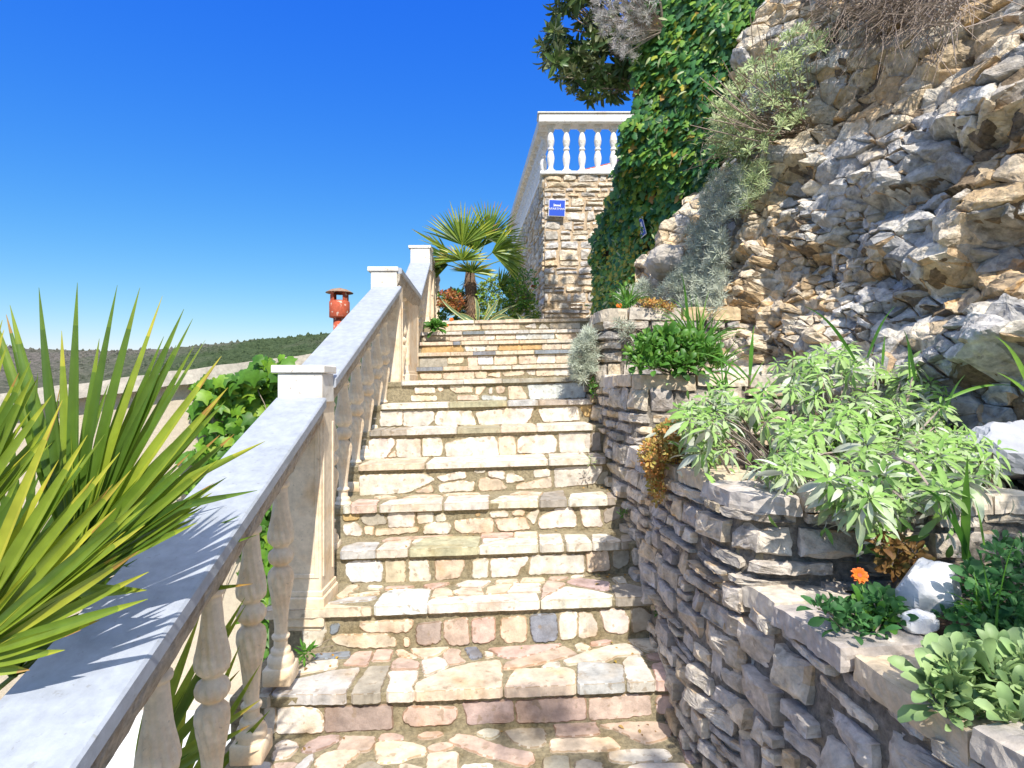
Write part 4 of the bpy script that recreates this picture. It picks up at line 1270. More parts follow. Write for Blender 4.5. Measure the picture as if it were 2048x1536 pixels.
def terrain():
    # far wooded hills
    nx, ny = 420, 110
    X = np.linspace(-1500, 900, nx); Y = np.linspace(330, 1150, ny)
    XX, YY = np.meshgrid(X, Y)
    # ridge height profile by bearing (px column) measured on the photo
    bear = XX/YY*F+CX
    hp = np.interp(bear, [-600, -200, 0, 200, 330, 450, 550, 650, 800, 1100, 1500], [690, 692, 696, 702, 698, 686, 677, 668, 664, 670, 690])
    ridge = (CY-hp)/F
    t = np.clip((YY-330)/(820-330), 0, 1)
    base = -40+(EYE+ridge*820+40)*(t**.8)
    base = np.where(YY > 820, (EYE+ridge*820)-(YY-820)*.1, base)
    p = np.c_[XX.ravel(), YY.ravel(), np.zeros(XX.size)]
    n = fbm(p/70, 4, 3).reshape(XX.shape)*6*np.minimum(t, .8)*(YY < 800) + fbm(p/9, 3, 8).reshape(XX.shape)*1.3
    V = np.c_[XX.ravel(), YY.ravel(), (base+n).ravel()]
    ii = np.arange(nx*ny).reshape(ny, nx)
    q = np.stack([ii[:-1, :-1].ravel(), ii[:-1, 1:].ravel(), ii[1:, 1:].ravel(), ii[1:, :-1].ravel()], 1)
    m, nt, b = new_mat('wooded_hill'); N = nt.nodes; L = nt.links
    tc = N.new('ShaderNodeTexCoord')
    a = N.new('ShaderNodeTexNoise'); a.inputs['Scale'].default_value = .22; a.inputs['Detail'].default_value = 8; a.inputs['Roughness'].default_value = .75
    c = N.new('ShaderNodeTexNoise'); c.inputs['Scale'].default_value = .006; c.inputs['Detail'].default_value = 4
    L.new(tc.outputs['Object'], a.inputs['Vector']); L.new(tc.outputs['Object'], c.inputs['Vector'])
    sx = N.new('ShaderNodeSeparateXYZ'); L.new(tc.outputs['Object'], sx.inputs[0])
    # left part of the ridge is bare grey-brown scrub, right part pine green
    mr = N.new('ShaderNodeMapRange'); mr.inputs['From Min'].default_value = -520; mr.inputs['From Max'].default_value = -330
    L.new(sx.outputs['X'], mr.inputs['Value'])
    ad = N.new('ShaderNodeMath'); ad.operation = 'ADD'; L.new(mr.outputs[0], ad.inputs[0])
    sc = N.new('ShaderNodeMapRange'); sc.inputs['From Min'].default_value = .35; sc.inputs['From Max'].default_value = .65; sc.inputs['To Min'].default_value = -.45; sc.inputs['To Max'].default_value = .45
    L.new(c.outputs['Fac'], sc.inputs['Value']); L.new(sc.outputs[0], ad.inputs[1])
    r1 = N.new('ShaderNodeValToRGB'); r1.color_ramp.elements[0].position = .35; r1.color_ramp.elements[0].color = (.030, .050, .028, 1); r1.color_ramp.elements[1].position = .68; r1.color_ramp.elements[1].color = (.10, .135, .065, 1)
    r2 = N.new('ShaderNodeValToRGB'); r2.color_ramp.elements[0].position = .35; r2.color_ramp.elements[0].color = (.055, .065, .05, 1); r2.color_ramp.elements[1].position = .62; r2.color_ramp.elements[1].color = (.22, .19, .17, 1)
    L.new(a.outputs['Fac'], r1.inputs[0]); L.new(a.outputs['Fac'], r2.inputs[0])
    mx = N.new('ShaderNodeMix'); mx.data_type = 'RGBA'; L.new(ad.outputs[0], mx.inputs['Factor']); L.new(r2.outputs[0], mx.inputs['A']); L.new(r1.outputs[0], mx.inputs['B'])
    L.new(mx.outputs['Result'], b.inputs['Base Color']); b.inputs['Roughness'].default_value = 1; b.inputs['Specular IOR Level'].default_value = 0
    bp = N.new('ShaderNodeBump'); bp.inputs['Strength'].default_value = 1; bp.inputs['Distance'].default_value = 3; L.new(a.outputs['Fac'], bp.inputs['Height']); L.new(bp.outputs[0], b.inputs['Normal'])
    o = mesh_obj('hills', V, [q], [m], smooth=True); o['kind'] = 'structure'
    # tree crowns standing along the ridge and slope give it a ragged edge
    rs = np.random.RandomState(4)
    nt_ = 9000
    x = rs.uniform(-1100, 350, nt_); y = rs.uniform(560, 835, nt_)
    keep = rs.rand(nt_) < np.where(x/y*F+CX > 380, 1.0, .35); x, y = x[keep], y[keep]
    hx = np.interp(x, X, np.arange(nx)).astype(int); hy = np.interp(y, Y, np.arange(ny)).astype(int)
    z = (base+n)[hy, hx]
    k = 5; th = np.arange(k)*2*np.pi/k
    T = np.vstack([np.c_[np.cos(th)*.5, np.sin(th)*.5, np.full(k, .0)], np.c_[np.cos(th)*.42, np.sin(th)*.42, np.full(k, .55)], [[0, 0, 1]]])
    fT = [[i, (i+1) % k, k+(i+1) % k, k+i] for i in range(k)]; gT = [[k+i, k+(i+1) % k, 2*k] for i in range(k)]
    s = rs.uniform(2, 5.2, len(x)); h = s*rs.uniform(.6, 1.25, len(x))
    V = T[None]*np.stack([s, s, h], 1)[:, None]+np.stack([x, y, z-1], 1)[:, None]
    nv = len(T); off = (np.arange(len(x))*nv)[:, None, None]
    o = mesh_obj('far_woodland', V.reshape(-1, 3), [(np.array(fT)[None]+off).reshape(-1, 4), (np.array(gT)[None]+off).reshape(-1, 3)], [m])
    tag(o, 'distant pine woodland covering the hill on the horizon', 'woodland', kind='stuff')
    # ground sheet
    gm, gnt, gb = new_mat('ground'); 
    M['ground'] = stone_mat('ground_earth', 1, .8, .5, .6, 3, .05, base=(.20, .18, .12), tint=((.5, .7, .3), .3, .45, .8))
    V = []; xs = np.array([-3000, -400, -60, -12, -5, -2, -1.2, 1.3, 4, 12, 60, 400, 3000]); ys = np.array([-600, -40, -6, -1, 1, 2.5, 4.5, 7, 9.5, 14, 30, 120, 330, 3000])
    def gz(x, y):
        left = -2.3
        hill = np.interp(y, [-6, 0, 9.5, 30], [-2.4, -1.2, 1.2, 3])
        return left if x < -1.15 else (hill if x < 14 else -2.3)
    for yy in ys:
        for xx in xs:
            z = gz(xx, yy) if yy < 120 else -30
            if xx > 1 and xx < 70 and 6 < yy < 40: z = 1.5
            V.append((xx, yy, z if abs(xx) < 70 or yy > 100 else -12))
    nx2, ny2 = len(xs), len(ys); ii = np.arange(nx2*ny2).reshape(ny2, nx2)
    q = np.stack([ii[:-1, :-1].ravel(), ii[:-1, 1:].ravel(), ii[1:, 1:].ravel(), ii[1:, :-1].ravel()], 1)
    o = mesh_obj('ground', np.array(V, float), [q], [M['ground']]); o['kind'] = 'structure'
    # upper terrace path behind the top step
    m2 = MB(); m2.box(-1.3, 1.4, 9.15, 16, 1.6, 2.06); o = m2.build('path', [M['slab']]); o['kind'] = 'structure'
    m2 = MB(); m2.box(-1.33, -1.06, 5.7, 9.15, .5, 1.47); m2.box(-1.2, -.99, 4.3, 5.7, .3, 1.31); 
terrain()
# ------------------------------------------------------------ the rock cliff
def grid_interp(tab, px, py):
    cols, rows, D = tab
    D = np.array(D, float); px = np.asarray(px, float); py = np.asarray(py, float)
    i = np.clip(np.searchsorted(cols, px)-1, 0, len(cols)-2); j = np.clip(np.searchsorted(rows, py)-1, 0, len(rows)-2)
    c = np.array(cols, float); r = np.array(rows, float)
    u = np.clip((px-c[i])/(c[i+1]-c[i]), -.2, 1.2); v = np.clip((py-r[j])/(r[j+1]-r[j]), -.2, 1.2)
    return (D[j, i]*(1-u)+D[j, i+1]*u)*(1-v)+(D[j+1, i]*(1-u)+D[j+1, i+1]*u)*v
CL = ([1280, 1400, 1500, 1600, 1750, 1900, 2048, 2300, 2700], [-420, -200, 0, 200, 400, 600, 800, 1000, 1250, 1500],
      [[7.2, 6.4, 5.6, 5.0, 4.2, 3.6, 3.15, 2.7, 2.2],
       [6.9, 6.1, 5.3, 4.7, 3.9, 3.35, 2.95, 2.55, 2.1],
       [6.4, 5.7, 4.9, 4.35, 3.6, 3.05, 2.65, 2.3, 1.9],
       [6.0, 5.3, 4.6, 3.95, 3.25, 2.8, 2.42, 2.1, 1.75],
       [5.7, 5.0, 4.2, 3.6, 3.05, 2.65, 2.32, 2.0, 1.7],
       [5.2, 4.5, 3.8, 3.4, 2.9, 2.55, 2.25, 1.95, 1.62],
       [4.8, 4.1, 3.6, 3.2, 2.75, 2.4, 2.1, 1.8, 1.5],
       [4.6, 3.9, 3.4, 3.0, 2.6, 2.25, 1.98, 1.7, 1.42],
       [4.5, 3.8, 3.3, 2.9, 2.5, 2.15, 1.90, 1.62, 1.36],
       [4.4, 3.7, 3.2, 2.8, 2.4, 2.05, 1.82, 1.55, 1.30]])
IVR = [-120, 0, 150, 250, 330, 400, 470, 540, 625]
IVL = [(1270, 5.4), (1268, 5.4), (1272, 5.4), (1268, 5.4), (1258, 5.6), (1226, 6.2), (1192, 7.0), (1188, 7.1), (1187, 7.1)]
IVRt = [(1640, 4.6), (1590, 4.6), (1545, 4.75), (1480, 4.9), (1445, 5.0), (1420, 5.1), (1385, 5.2), (1320, 5.6), (1245, 6.6)]
def cdepth(px, py): return grid_interp(CL, px, py)

def project(px, py, d):
    return np.c_[(px-CX)/F*d, d, EYE+(CY-py)/F*d]

def surf_grid(px, py, D, nu, nv):
    """3-D points of a depth grid and its outward (towards camera) normals"""
    V = project(px.ravel(), py.ravel(), D.ravel()).reshape(nv, nu, 3)
    du = np.gradient(V, axis=1); dv = np.gradient(V, axis=0)
    n = np.cross(du, dv); n /= np.linalg.norm(n, axis=2)[..., None]+1e-9
    # smooth and orient
    s = np.sign((n*(-V+np.array([0, 0, EYE]))).sum(2)); n *= s[..., None]
    return V, n

def quads(nu, nv):
    ii = np.arange(nu*nv).reshape(nv, nu)
    return np.stack([ii[:-1, :-1].ravel(), ii[:-1, 1:].ravel(), ii[1:, 1:].ravel(), ii[1:, :-1].ravel()], 1)

def smooth2(A, k):
    for _ in range(k):
        B = A.copy(); B[1:-1, 1:-1] = (A[1:-1, 1:-1]*4+A[:-2, 1:-1]+A[2:, 1:-1]+A[1:-1, :-2]+A[1:-1, 2:])/8; A = B
    return A

def cliff():
    nu, nv = 260, 300
    pxs = np.linspace(1282, 2600, nu); pys = np.linspace(-190, 1330, nv)
    PX, PY = np.meshgrid(pxs, pys)
    D = smooth2(grid_interp(CL, PX, PY), 60)
    V, n = surf_grid(PX, PY, D, nu, nv)
    P3 = V.reshape(-1, 3)
    # broad ledges and hollows of the face
    V = V+n*(fbm(P3*np.array([1.5, 1.5, 2.6]), 3, 40)*.13+fbm(P3*np.array([5, 5, 7.]), 3, 41)*.035).reshape(nv, nu)[..., None]
    P3 = V.reshape(-1, 3)
    rs0 = np.random.RandomState(90)
    qq = np.stack([(V[..., 0]*-.65+V[..., 1]*.75).ravel(), V[..., 2].ravel()*1.35], 1); qq = qq-qq.min(0)
    wq = np.stack([fbm(P3*3, 3, 2), fbm(P3*3+7, 3, 4)], 1)*.06
    f1_, b1_, e1_ = facets(qq+wq, 7, qq[:, 0].max(), qq[:, 1].max(), rs0, .26)
    f2_, b2_, e2_ = facets(qq+wq, 24, qq[:, 0].max(), qq[:, 1].max(), rs0, .24)
    st_ = (f1_+rs0.uniform(-1, 1, b1_.max()+1)[b1_]*.050+f2_+rs0.uniform(-1, 1, b2_.max()+1)[b2_]*.028)
    V = V+n*st_.reshape(nv, nu)[..., None]; P3 = V.reshape(-1, 3)
    qd = quads(nu, nv); qpx = PX.ravel()[qd[:, 0]]; qpy = PY.ravel()[qd[:, 0]]
    qd = qd[~((qpy < 520) & (qpx < np.interp(qpy, IVR, [a[0] for a in IVRt])-55))]
    root = mesh_obj('rock_cliff', P3+n.reshape(-1, 3)*.004, [qd], [M['cliffbed']], None, smooth=True)
    tag(root, 'tall craggy cliff of broken grey and ochre limestone rising above the planters', 'cliff')
    Uc = V[..., 0]*-.65+V[..., 1]*.75; Wc = V[..., 2]
    rs = np.random.RandomState(31)
    def bil(A, i, j):
        i = np.clip(i, 0, nu-1.001); j = np.clip(j, 0, nv-1.001); i0 = i.astype(int); j0 = j.astype(int); u = i-i0; v = j-j0
        if A.ndim == 3: u = u[:, None]; v = v[:, None]
        return (A[j0, i0]*(1-u)+A[j0, i0+1]*u)*(1-v)+(A[j0+1, i0]*(1-u)+A[j0+1, i0+1]*u)*v
    Us, Ws = smooth2(Uc, 25), smooth2(Wc, 25)
    dUi = np.gradient(Us, axis=1); dUj = np.gradient(Us, axis=0); dWi = np.gradient(Ws, axis=1); dWj = np.gradient(Ws, axis=0)
    def inv(uv):
        # start from the nearest coarse grid node, then Newton
        gi, gj = np.meshgrid(np.arange(0, nu, 8), np.arange(0, nv, 8)); gi = gi.ravel(); gj = gj.ravel()
        gu = Us[gj, gi]; gw = Ws[gj, gi]; i = np.zeros(len(uv)); j = np.zeros(len(uv))
        for a in range(0, len(uv), 4000):
            d = (uv[a:a+4000, 0][:, None]-gu)**2+(uv[a:a+4000, 1][:, None]-gw)**2; k = d.argmin(1); i[a:a+4000] = gi[k]; j[a:a+4000] = gj[k]
        for _ in range(5):
            eu = uv[:, 0]-bil(Us, i, j); ew = uv[:, 1]-bil(Ws, i, j)
            a_, b_, c_, d_ = bil(dUi, i, j), bil(dUj, i, j), bil(dWi, i, j), bil(dWj, i, j); det = a_*d_-b_*c_; det = np.where(np.abs(det) < 1e-9, 1e-9, det)
            i = i+np.clip((d_*eu-b_*ew)/det, -12, 12); j = j+np.clip((a_*ew-c_*eu)/det, -12, 12)
            i = np.clip(i, 0, nu-1); j = np.clip(j, 0, nv-1)
        return i, j
    ns = n.copy()
    for _ in range(3): ns = np.stack([smooth2(ns[..., k], 8) for k in range(3)], -1)
    ns /= np.linalg.norm(ns, axis=2)[..., None]
    ang = math.radians(-9); Rm = np.array([[math.cos(ang), -math.sin(ang)], [math.sin(ang), math.cos(ang)]]); SC = np.array([1, 1.45])
    def mp(q, h):
        uv = (q/SC)@Rm
        i, j = inv(uv)
        return bil(V, i, j)+bil(ns, i, j)*h[:, None]
    # seeds picked uniformly over the surface, with spacing set by a zone field
    area_w = np.abs(dUi*dWj-dUj*dWi).ravel(); pr = area_w/area_w.sum()
    kk = rs.choice(nu*nv, 26000, p=pr)
    jj, i2 = np.divmod(kk, nu)
    ci = i2+rs.rand(len(kk)); cj = jj+rs.rand(len(kk))
    p3 = bil(V, ci, cj); uv = np.stack([bil(Us, ci, cj), bil(Ws, ci, cj)], 1); q = (uv@Rm.T)*SC
    zone = sstep(fbm(p3*1.25+2.2, 3, 17), -.30, .32)
    px_ = pxs[0]+ci/(nu-1)*(pxs[-1]-pxs[0]); py_ = pys[0]+cj/(nv-1)*(pys[-1]-pys[0])
    # rubbly centre as in the photograph, massive blocks upper and lower right
    rub = np.exp(-((px_-1640)/170)**2-((py_-480)/130)**2)+.9*np.exp(-((px_-1480)/110)**2-((py_-620)/170)**2)
    zone = np.clip(zone*.75+rub, 0, 1)
    spc = .13*(1-zone)+.046*zone+rs.uniform(-.02, .045, len(zone))*(1.2-zone)
    spc = np.where(px_ > 2120, .2, spc)
    keep = []; cell = {}
    for k in range(len(q)):
        s = spc[k]; gx, gy = int(q[k, 0]//.1), int(q[k, 1]//.1); ok = True
        R_ = 1+int(s//.1)
        for a_ in range(gx-R_, gx+R_+1):
            for b_ in range(gy-R_, gy+R_+1):
                for m_ in cell.get((a_, b_), ()):
                    if (q[m_, 0]-q[k, 0])**2+(q[m_, 1]-q[k, 1])**2 < (s*.5+spc[m_]*.5)**2: ok = False; break
                if not ok: break
            if not ok: break
        if ok: keep.append(k); cell.setdefault((gx, gy), []).append(k)
    keep = np.array(keep); S = q[keep]; p3 = p3[keep]; zone = zone[keep]; px_ = px_[keep]; py_ = py_[keep]
    polys = voronoi_polys(S, rs, 16, .003)
    # drop border cells that grew too large
    ivr = np.interp(py_, IVR, [a[0] for a in IVRt])
    for t, poly in enumerate(polys):
        if py_[t] < 520 and px_[t] < ivr[t]-45: polys[t] = None; continue
        if poly is not None:
            e = np.ptp(np.array(poly), axis=0).max()
            if e > .62: polys[t] = None
    grey = np.array([(.58, .55, .51), (.66, .62, .56), (.48, .46, .43), (.74, .70, .63)])
    warm = np.array([(.76, .64, .47), (.70, .55, .36), (.72, .52, .30), (.70, .60, .46), (.76, .68, .55)])
    wz = fbm(p3*1.7+5, 3, 51)+fbm(p3*7, 2, 52)*.5
    wz = wz+.6*np.exp(-((px_-1600)/190)**2-((py_-520)/120)**2)+.5*np.exp(-((px_-1960)/90)**2-((py_-180)/190)**2)-.35*np.exp(-((px_-1880)/150)**2-((py_-520)/200)**2)
    pw = sstep(wz, -.25, .45)
    cols = [(warm[rs.randint(5)] if rs.rand() < w_ else grey[rs.randint(4)])*rs.uniform(.85, 1.12) for w_ in pw]
    hh = fbm(p3*4.5, 2, 61)
    # split by size so that big blocks may stand out further
    o = []
    for lo, hi, h0, hj, tl, nm in ((0, .5, .045, .022, .20, 'rock_face'), (.5, 1.01, .030, .016, .34, 'rubble_face')):
        sel = [t for t in range(len(polys)) if lo <= zone[t] < hi and polys[t] is not None]
        ob_ = block_layer(nm, [polys[t] for t in sel], mp, [cols[t] for t in sel], rs, root, M['cliff'], h0=h0, hj=hj, tilt=tl, back=.09, stain=(.72, .42, .15), stainp=.16, seg=.06, facev=.12, chamf=(.03, .24), edge=.25)
        craggy(ob_, ((.20, .045), (.05, .014), (.02, .007)), 3 if nm == 'rock_face' else 2)
    # hillside behind the cliff edge, so the cliff is a mass and not a sheet
    top = V[0]; m = MB(); vs = []; fs = []
    N = len(top); st = [k for k in range(0, N, 10) if pxs[k] > 1620]
    for i in st:
        p = top[i]; d = np.array([p[0], p[1], 0]); d /= np.linalg.norm(d)
        vs += [tuple(p), tuple(p+d*.5+np.array([0, 0, .05])), tuple(p+d*3+np.array([1.5, 0, .1])), tuple(p+d*12+np.array([6, 0, .2]))]
    for k in range(len(st)-1):
        for j in range(3): fs.append([k*4+j, (k+1)*4+j, (k+1)*4+j+1, k*4+j+1])
    m.add(vs, fs); o = m.build('terrain', [M['ground']]); o['kind'] = 'structure'
cliff()

# ------------------------------------------------------------ leaves: templates and scatter
def leaf_t(kind):
    if kind == 'lance':     # folded lance leaf along +Y, unit length, width .26
        ys = [0, .12, .35, .6, .82, 1.0]; ws = [.012, .07, .125, .12, .07, .0]; dr = [0, .015, .02, -.03, -.10, -.2]
    elif kind == 'oval':
        ys = [0, .14, .35, .62, .85, 1.0]; ws = [.02, .10, .20, .25, .19, .04]; dr = [0, .02, .04, .03, -.02, -.08]
    elif kind == 'spoon':
        ys = [0, .25, .5, .72, .9, 1.0]; ws = [.04, .06, .13, .19, .15, .05]; dr = [0, .06, .09, .08, .03, -.03]
    elif kind == 'loquat':
        ys = [0, .1, .35, .6, .85, 1.0]; ws = [.02, .08, .15, .17, .11, .0]; dr = [0, .02, .01, -.05, -.14, -.24]
    elif kind == 'blade':
        ys = [0, .2, .4, .6, .8, 1.0]; ws = [.016, .022, .022, .02, .014, 0]; dr = [0, 0, -.02, -.08, -.20, -.40]
    elif kind == 'needle':
        ys = [0, .5, 1.0]; ws = [.045, .05, .0]; dr = [0, .02, 0]
    if kind == 'ivy':
        pts = [(0, 0), (.20, -.10), (.42, -.02), (.36, .18), (.58, .34), (.28, .48), (.22, .72), (0, 1.0), (-.22, .72), (-.28, .48), (-.58, .34), (-.36, .18), (-.42, -.02), (-.20, -.10)]
        V = np.array([(x, y, -.10*abs(x)*2-.12*y*y+.03) for x, y in pts]+[(0, .35, .05)])
        n = len(pts)
        Fq = [[n, i, (i+1) % n] for i in range(n)]
        return V, [np.array(Fq)]
    if kind == 'vine':
        pts = [(0, 0), (.26, -.12), (.5, .05), (.44, .25), (.62, .42), (.36, .52), (.2, .60), (0, 1.0), (-.2, .60), (-.36, .52), (-.62, .42), (-.44, .25), (-.5, .05), (-.26, -.12)]
        V = np.array([(x, y, -.12*abs(x)*2-.15*y*y+.03) for x, y in pts]+[(0, .35, .05)])
        n = len(pts)
        return V, [np.array([[n, i, (i+1) % n] for i in range(n)])]
    V = []
    for y, w_, d in zip(ys, ws, dr): V += [(-w_, y, d+w_*.35), (0, y, d), (w_, y, d+w_*.35)]
    n = len(ys); Fq = []
    for i in range(n-1): Fq += [[3*i, 3*i+1, 3*i+4, 3*i+3], [3*i+1, 3*i+2, 3*i+5, 3*i+4]]
    return np.array(V), [np.array(Fq)]

def frames(d, nh):
    d = d/np.linalg.norm(d, axis=1)[:, None]
    z = nh-(nh*d).sum(1)[:, None]*d
    ln = np.linalg.norm(z, axis=1)[:, None]; z = np.where(ln < 1e-4, np.array([[.3, .2, 1.]]), z); z /= np.linalg.norm(z, axis=1)[:, None]
    x = np.cross(d, z)
    return np.stack([x, d, z], 2)       # columns

def leaves(T, pos, d, nh, size, width=None):
    V, Fs = T
    Rm = frames(d, nh)
    S = np.ones((len(pos), 3))*np.asarray(size).reshape(-1, 1)
    if width is not None: S[:, 0] *= width
    W = V[None]*S[:, None, :]
    W = np.einsum('nij,nkj->nki', Rm, W)+pos[:, None]
    n = len(V); off = (np.arange(len(pos))*n)[:, None, None]
    return W.reshape(-1, 3), [(f[None]+off).reshape(-1, f.shape[1]) for f in Fs]

def foliage(name, mat, T, pos, d, nh, size, parent=None, rnd=None, width=None, rs=RS):
    V, Fs = leaves(T, pos, d, nh, size, width)
    n = len(pos)
    r = rs.rand(n) if rnd is None else rnd
    nf = Fs[0].shape[0]//n
    a = np.repeat(r, nf)
    return mesh_obj(name, V, Fs, [mat], parent, {'rnd': ('FLOAT', 'FACE', a)}, smooth=True)

def in_poly(x, y, poly):
    c = np.zeros(len(x), bool); n = len(poly)
    for i in range(n):
        x0, y0 = poly[i]; x1, y1 = poly[(i+1) % n]
        if y0 == y1: continue
        m = ((y0 > y) != (y1 > y)) & (x < (x1-x0)*(y-y0)/(y1-y0)+x0); c ^= m
    return c
def sample_poly(poly, n, rs=RS):
    p = np.array(poly, float); lo, hi = p.min(0), p.max(0); X = []
    while sum(len(a) for a in X) < n:
        q = rs.uniform(lo, hi, (n*2, 2)); X.append(q[in_poly(q[:, 0], q[:, 1], poly)])
    return np.concatenate(X)[:n]
def rdir(n, rs=RS):
    v = rs.normal(size=(n, 3)); return v/np.linalg.norm(v, axis=1)[:, None]

M['ivy'] = leaf_mat('ivy_leaf', [(0, (.035, .11, .045)), (.35, (.065, .20, .060)), (.6, (.12, .29, .055)), (.84, (.26, .42, .06)), (.95, (.50, .44, .06)), (1, (.42, .18, .06))], rough=.42, trans=.25, spec=.4)
M['vine'] = leaf_mat('vine_leaf', [(0, (.05, .15, .02)), (.5, (.11, .27, .025)), (.85, (.20, .40, .03)), (1, (.35, .46, .05))], rough=.45, trans=.4)
M['loquat'] = leaf_mat('loquat_leaf', [(0, (.04, .085, .03)), (.5, (.08, .15, .045)), (.8, (.17, .24, .07)), (1, (.34, .34, .10))], back=(.17, .20, .09), rough=.4, trans=.2)
M['greyshrub'] = leaf_mat('grey_shrub_leaf', [(0, (.30, .31, .24)), (.5, (.44, .42, .40)), (1, (.66, .60, .62))], rough=.8, trans=.2)
M['silver'] = leaf_mat('silver_leaf', [(0, (.30, .35, .24)), (.5, (.46, .50, .40)), (1, (.66, .68, .55))], rough=.8, trans=.2)
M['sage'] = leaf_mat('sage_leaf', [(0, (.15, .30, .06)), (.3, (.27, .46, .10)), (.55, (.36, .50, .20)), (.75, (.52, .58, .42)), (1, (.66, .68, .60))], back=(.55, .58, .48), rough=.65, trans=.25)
M['limeshrub'] = leaf_mat('lime_shrub_leaf', [(0, (.26, .36, .14)), (.5, (.44, .53, .25)), (1, (.66, .70, .44))], rough=.7, trans=.3)
M['grass'] = leaf_mat('grass_blade', [(0, (.05, .15, .02)), (.6, (.10, .28, .03)), (1, (.22, .40, .06))], rough=.5, trans=.35)
M['green'] = leaf_mat('green_leaf', [(0, (.04, .12, .02)), (.6, (.09, .24, .03)), (1, (.22, .36, .06))], rough=.45, trans=.3)
M['dullgreen'] = leaf_mat('weed_leaf', [(0, (.03, .10, .03)), (.6, (.06, .19, .05)), (1, (.12, .28, .08))], rough=.6, trans=.3)
M['pale'] = leaf_mat('pale_succulent_leaf', [(0, (.17, .28, .10)), (.5, (.27, .40, .15)), (1, (.42, .54, .24))], rough=.5, trans=.15)
M['sedum'] = leaf_mat('sedum_leaf', [(0, (.22, .26, .05)), (.35, (.42, .34, .08)), (.7, (.52, .24, .07)), (1, (.55, .14, .06))], rough=.5, trans=.2)
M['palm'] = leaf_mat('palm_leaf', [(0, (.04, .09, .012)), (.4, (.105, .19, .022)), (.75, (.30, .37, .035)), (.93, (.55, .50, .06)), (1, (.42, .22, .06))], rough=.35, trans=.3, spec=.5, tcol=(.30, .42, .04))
M['rust'] = leaf_mat('rusty_leaf', [(0, (.20, .09, .03)), (.6, (.30, .17, .05)), (1, (.28, .26, .07))], rough=.6, trans=.3)
M['orange'] = leaf_mat('orange_petal', [(0, (.75, .14, .01)), (1, (.85, .24, .02))], rough=.5, trans=.2)
M['red'] = leaf_mat('red_petal', [(0, (.45, .03, .02)), (1, (.6, .08, .04))], rough=.5, trans=.2)
M['agave'] = leaf_mat('agave_leaf', [(0, (.10, .17, .09)), (1, (.16, .25, .12))], rough=.5, trans=.1)
M['agave_edge'] = leaf_mat('agave_edge', [(0, (.55, .52, .20)), (1, (.6, .56, .25))], rough=.5, trans=.1)

# ---- ivy wall
def ivy_pt(s, t):
    """s 0..1 left to right, t in pixel rows"""
    lx = np.interp(t, IVR, [a[0] for a in IVL]); ld = np.interp(t, IVR, [a[1] for a in IVL])
    rx = np.interp(t, IVR, [a[0] for a in IVRt]); rd = np.interp(t, IVR, [a[1] for a in IVRt])
    return lx+(rx-lx)*s, ld+(rd-ld)*s
def ivy():
    nu, nv = 90, 160
    S, Tt = np.meshgrid(np.linspace(0, 1, nu), np.linspace(-120, 640, nv))
    px, d = ivy_pt(S, Tt)
    d = d+.10
    # round the left edge back so the bank has a side
    d = d + np.where(S < .08, (1-S/.08)**2*.35, 0)
    V, n = surf_grid(px, Tt, d, nu, nv)
    P3 = V.reshape(-1, 3)
    V2 = V + n*(fbm(P3*4, 4, 3)*.05).reshape(nv, nu)[..., None]
    root = empty('ivy_bank', (1.3, 5.5, 1.9), 'dense dark green ivy curtain hanging over the wall between terrace and cliff', 'ivy')
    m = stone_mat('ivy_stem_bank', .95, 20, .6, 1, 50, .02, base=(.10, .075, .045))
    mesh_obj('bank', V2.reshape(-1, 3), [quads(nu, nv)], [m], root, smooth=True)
    rs = np.random.RandomState(8)
    N = 17000
    s = rs.uniform(-.01, 1, N); t = rs.uniform(-120, 635, N)
    px, d = ivy_pt(s, t)
    # keep density even in metric terms
    pos = project(px, t, d)
    bump = fbm(pos*2.6, 3, 12)*.10+fbm(pos*9, 2, 14)*.04
    gap = fbm(pos*1.9+4, 3, 19)
    keep = (gap < .42) | (rs.rand(N) < .4)
    view = -pos/np.linalg.norm(pos, axis=1)[:, None]; 
    out = np.array([-.75, -.6, .15]); out /= np.linalg.norm(out)
    pos = pos+out*(bump+rs.uniform(-.05, .09, N))[:, None]
    pos = pos[keep]; n = len(pos)
    dd = np.c_[rs.normal(0, .45, n), rs.normal(0, .45, n), -np.ones(n)]+out*.25
    nh = out*1.2+rdir(n, rs)*.5+np.array([0, -.3, .25])
    r = np.clip(rs.beta(1.3, 1.9, n)+ (fbm(pos*3, 2, 33)*.15), 0, .84)
    r = np.where(rs.rand(n) < .05, rs.uniform(.86, 1, n), r)
    low = (pos[:, 2] < 2.9); r = np.where(low & (rs.rand(n) < .35), np.clip(r+.35, 0, .93), r); r = np.where(low, np.clip(r+.15, 0, .95), r)  # lower leaves coloured lighter, standing in for sunlight on them
    foliage('leaves', M['ivy'], leaf_t('ivy'), pos, dd, nh, rs.uniform(.05, .10, n)*np.where(low, .62, 1), root, r)
    # young pale shoots
    k = 500; i = rs.randint(0, n, k); p2 = pos[i]+out*.06
    o = foliage('young_foliage', M['limeshrub'], leaf_t('lance'), p2, rdir(k, rs)+np.array([-.3, -.3, -.1]), rdir(k, rs)+out, rs.uniform(.04, .09, k), root); o['kind'] = 'stuff'
ivy()

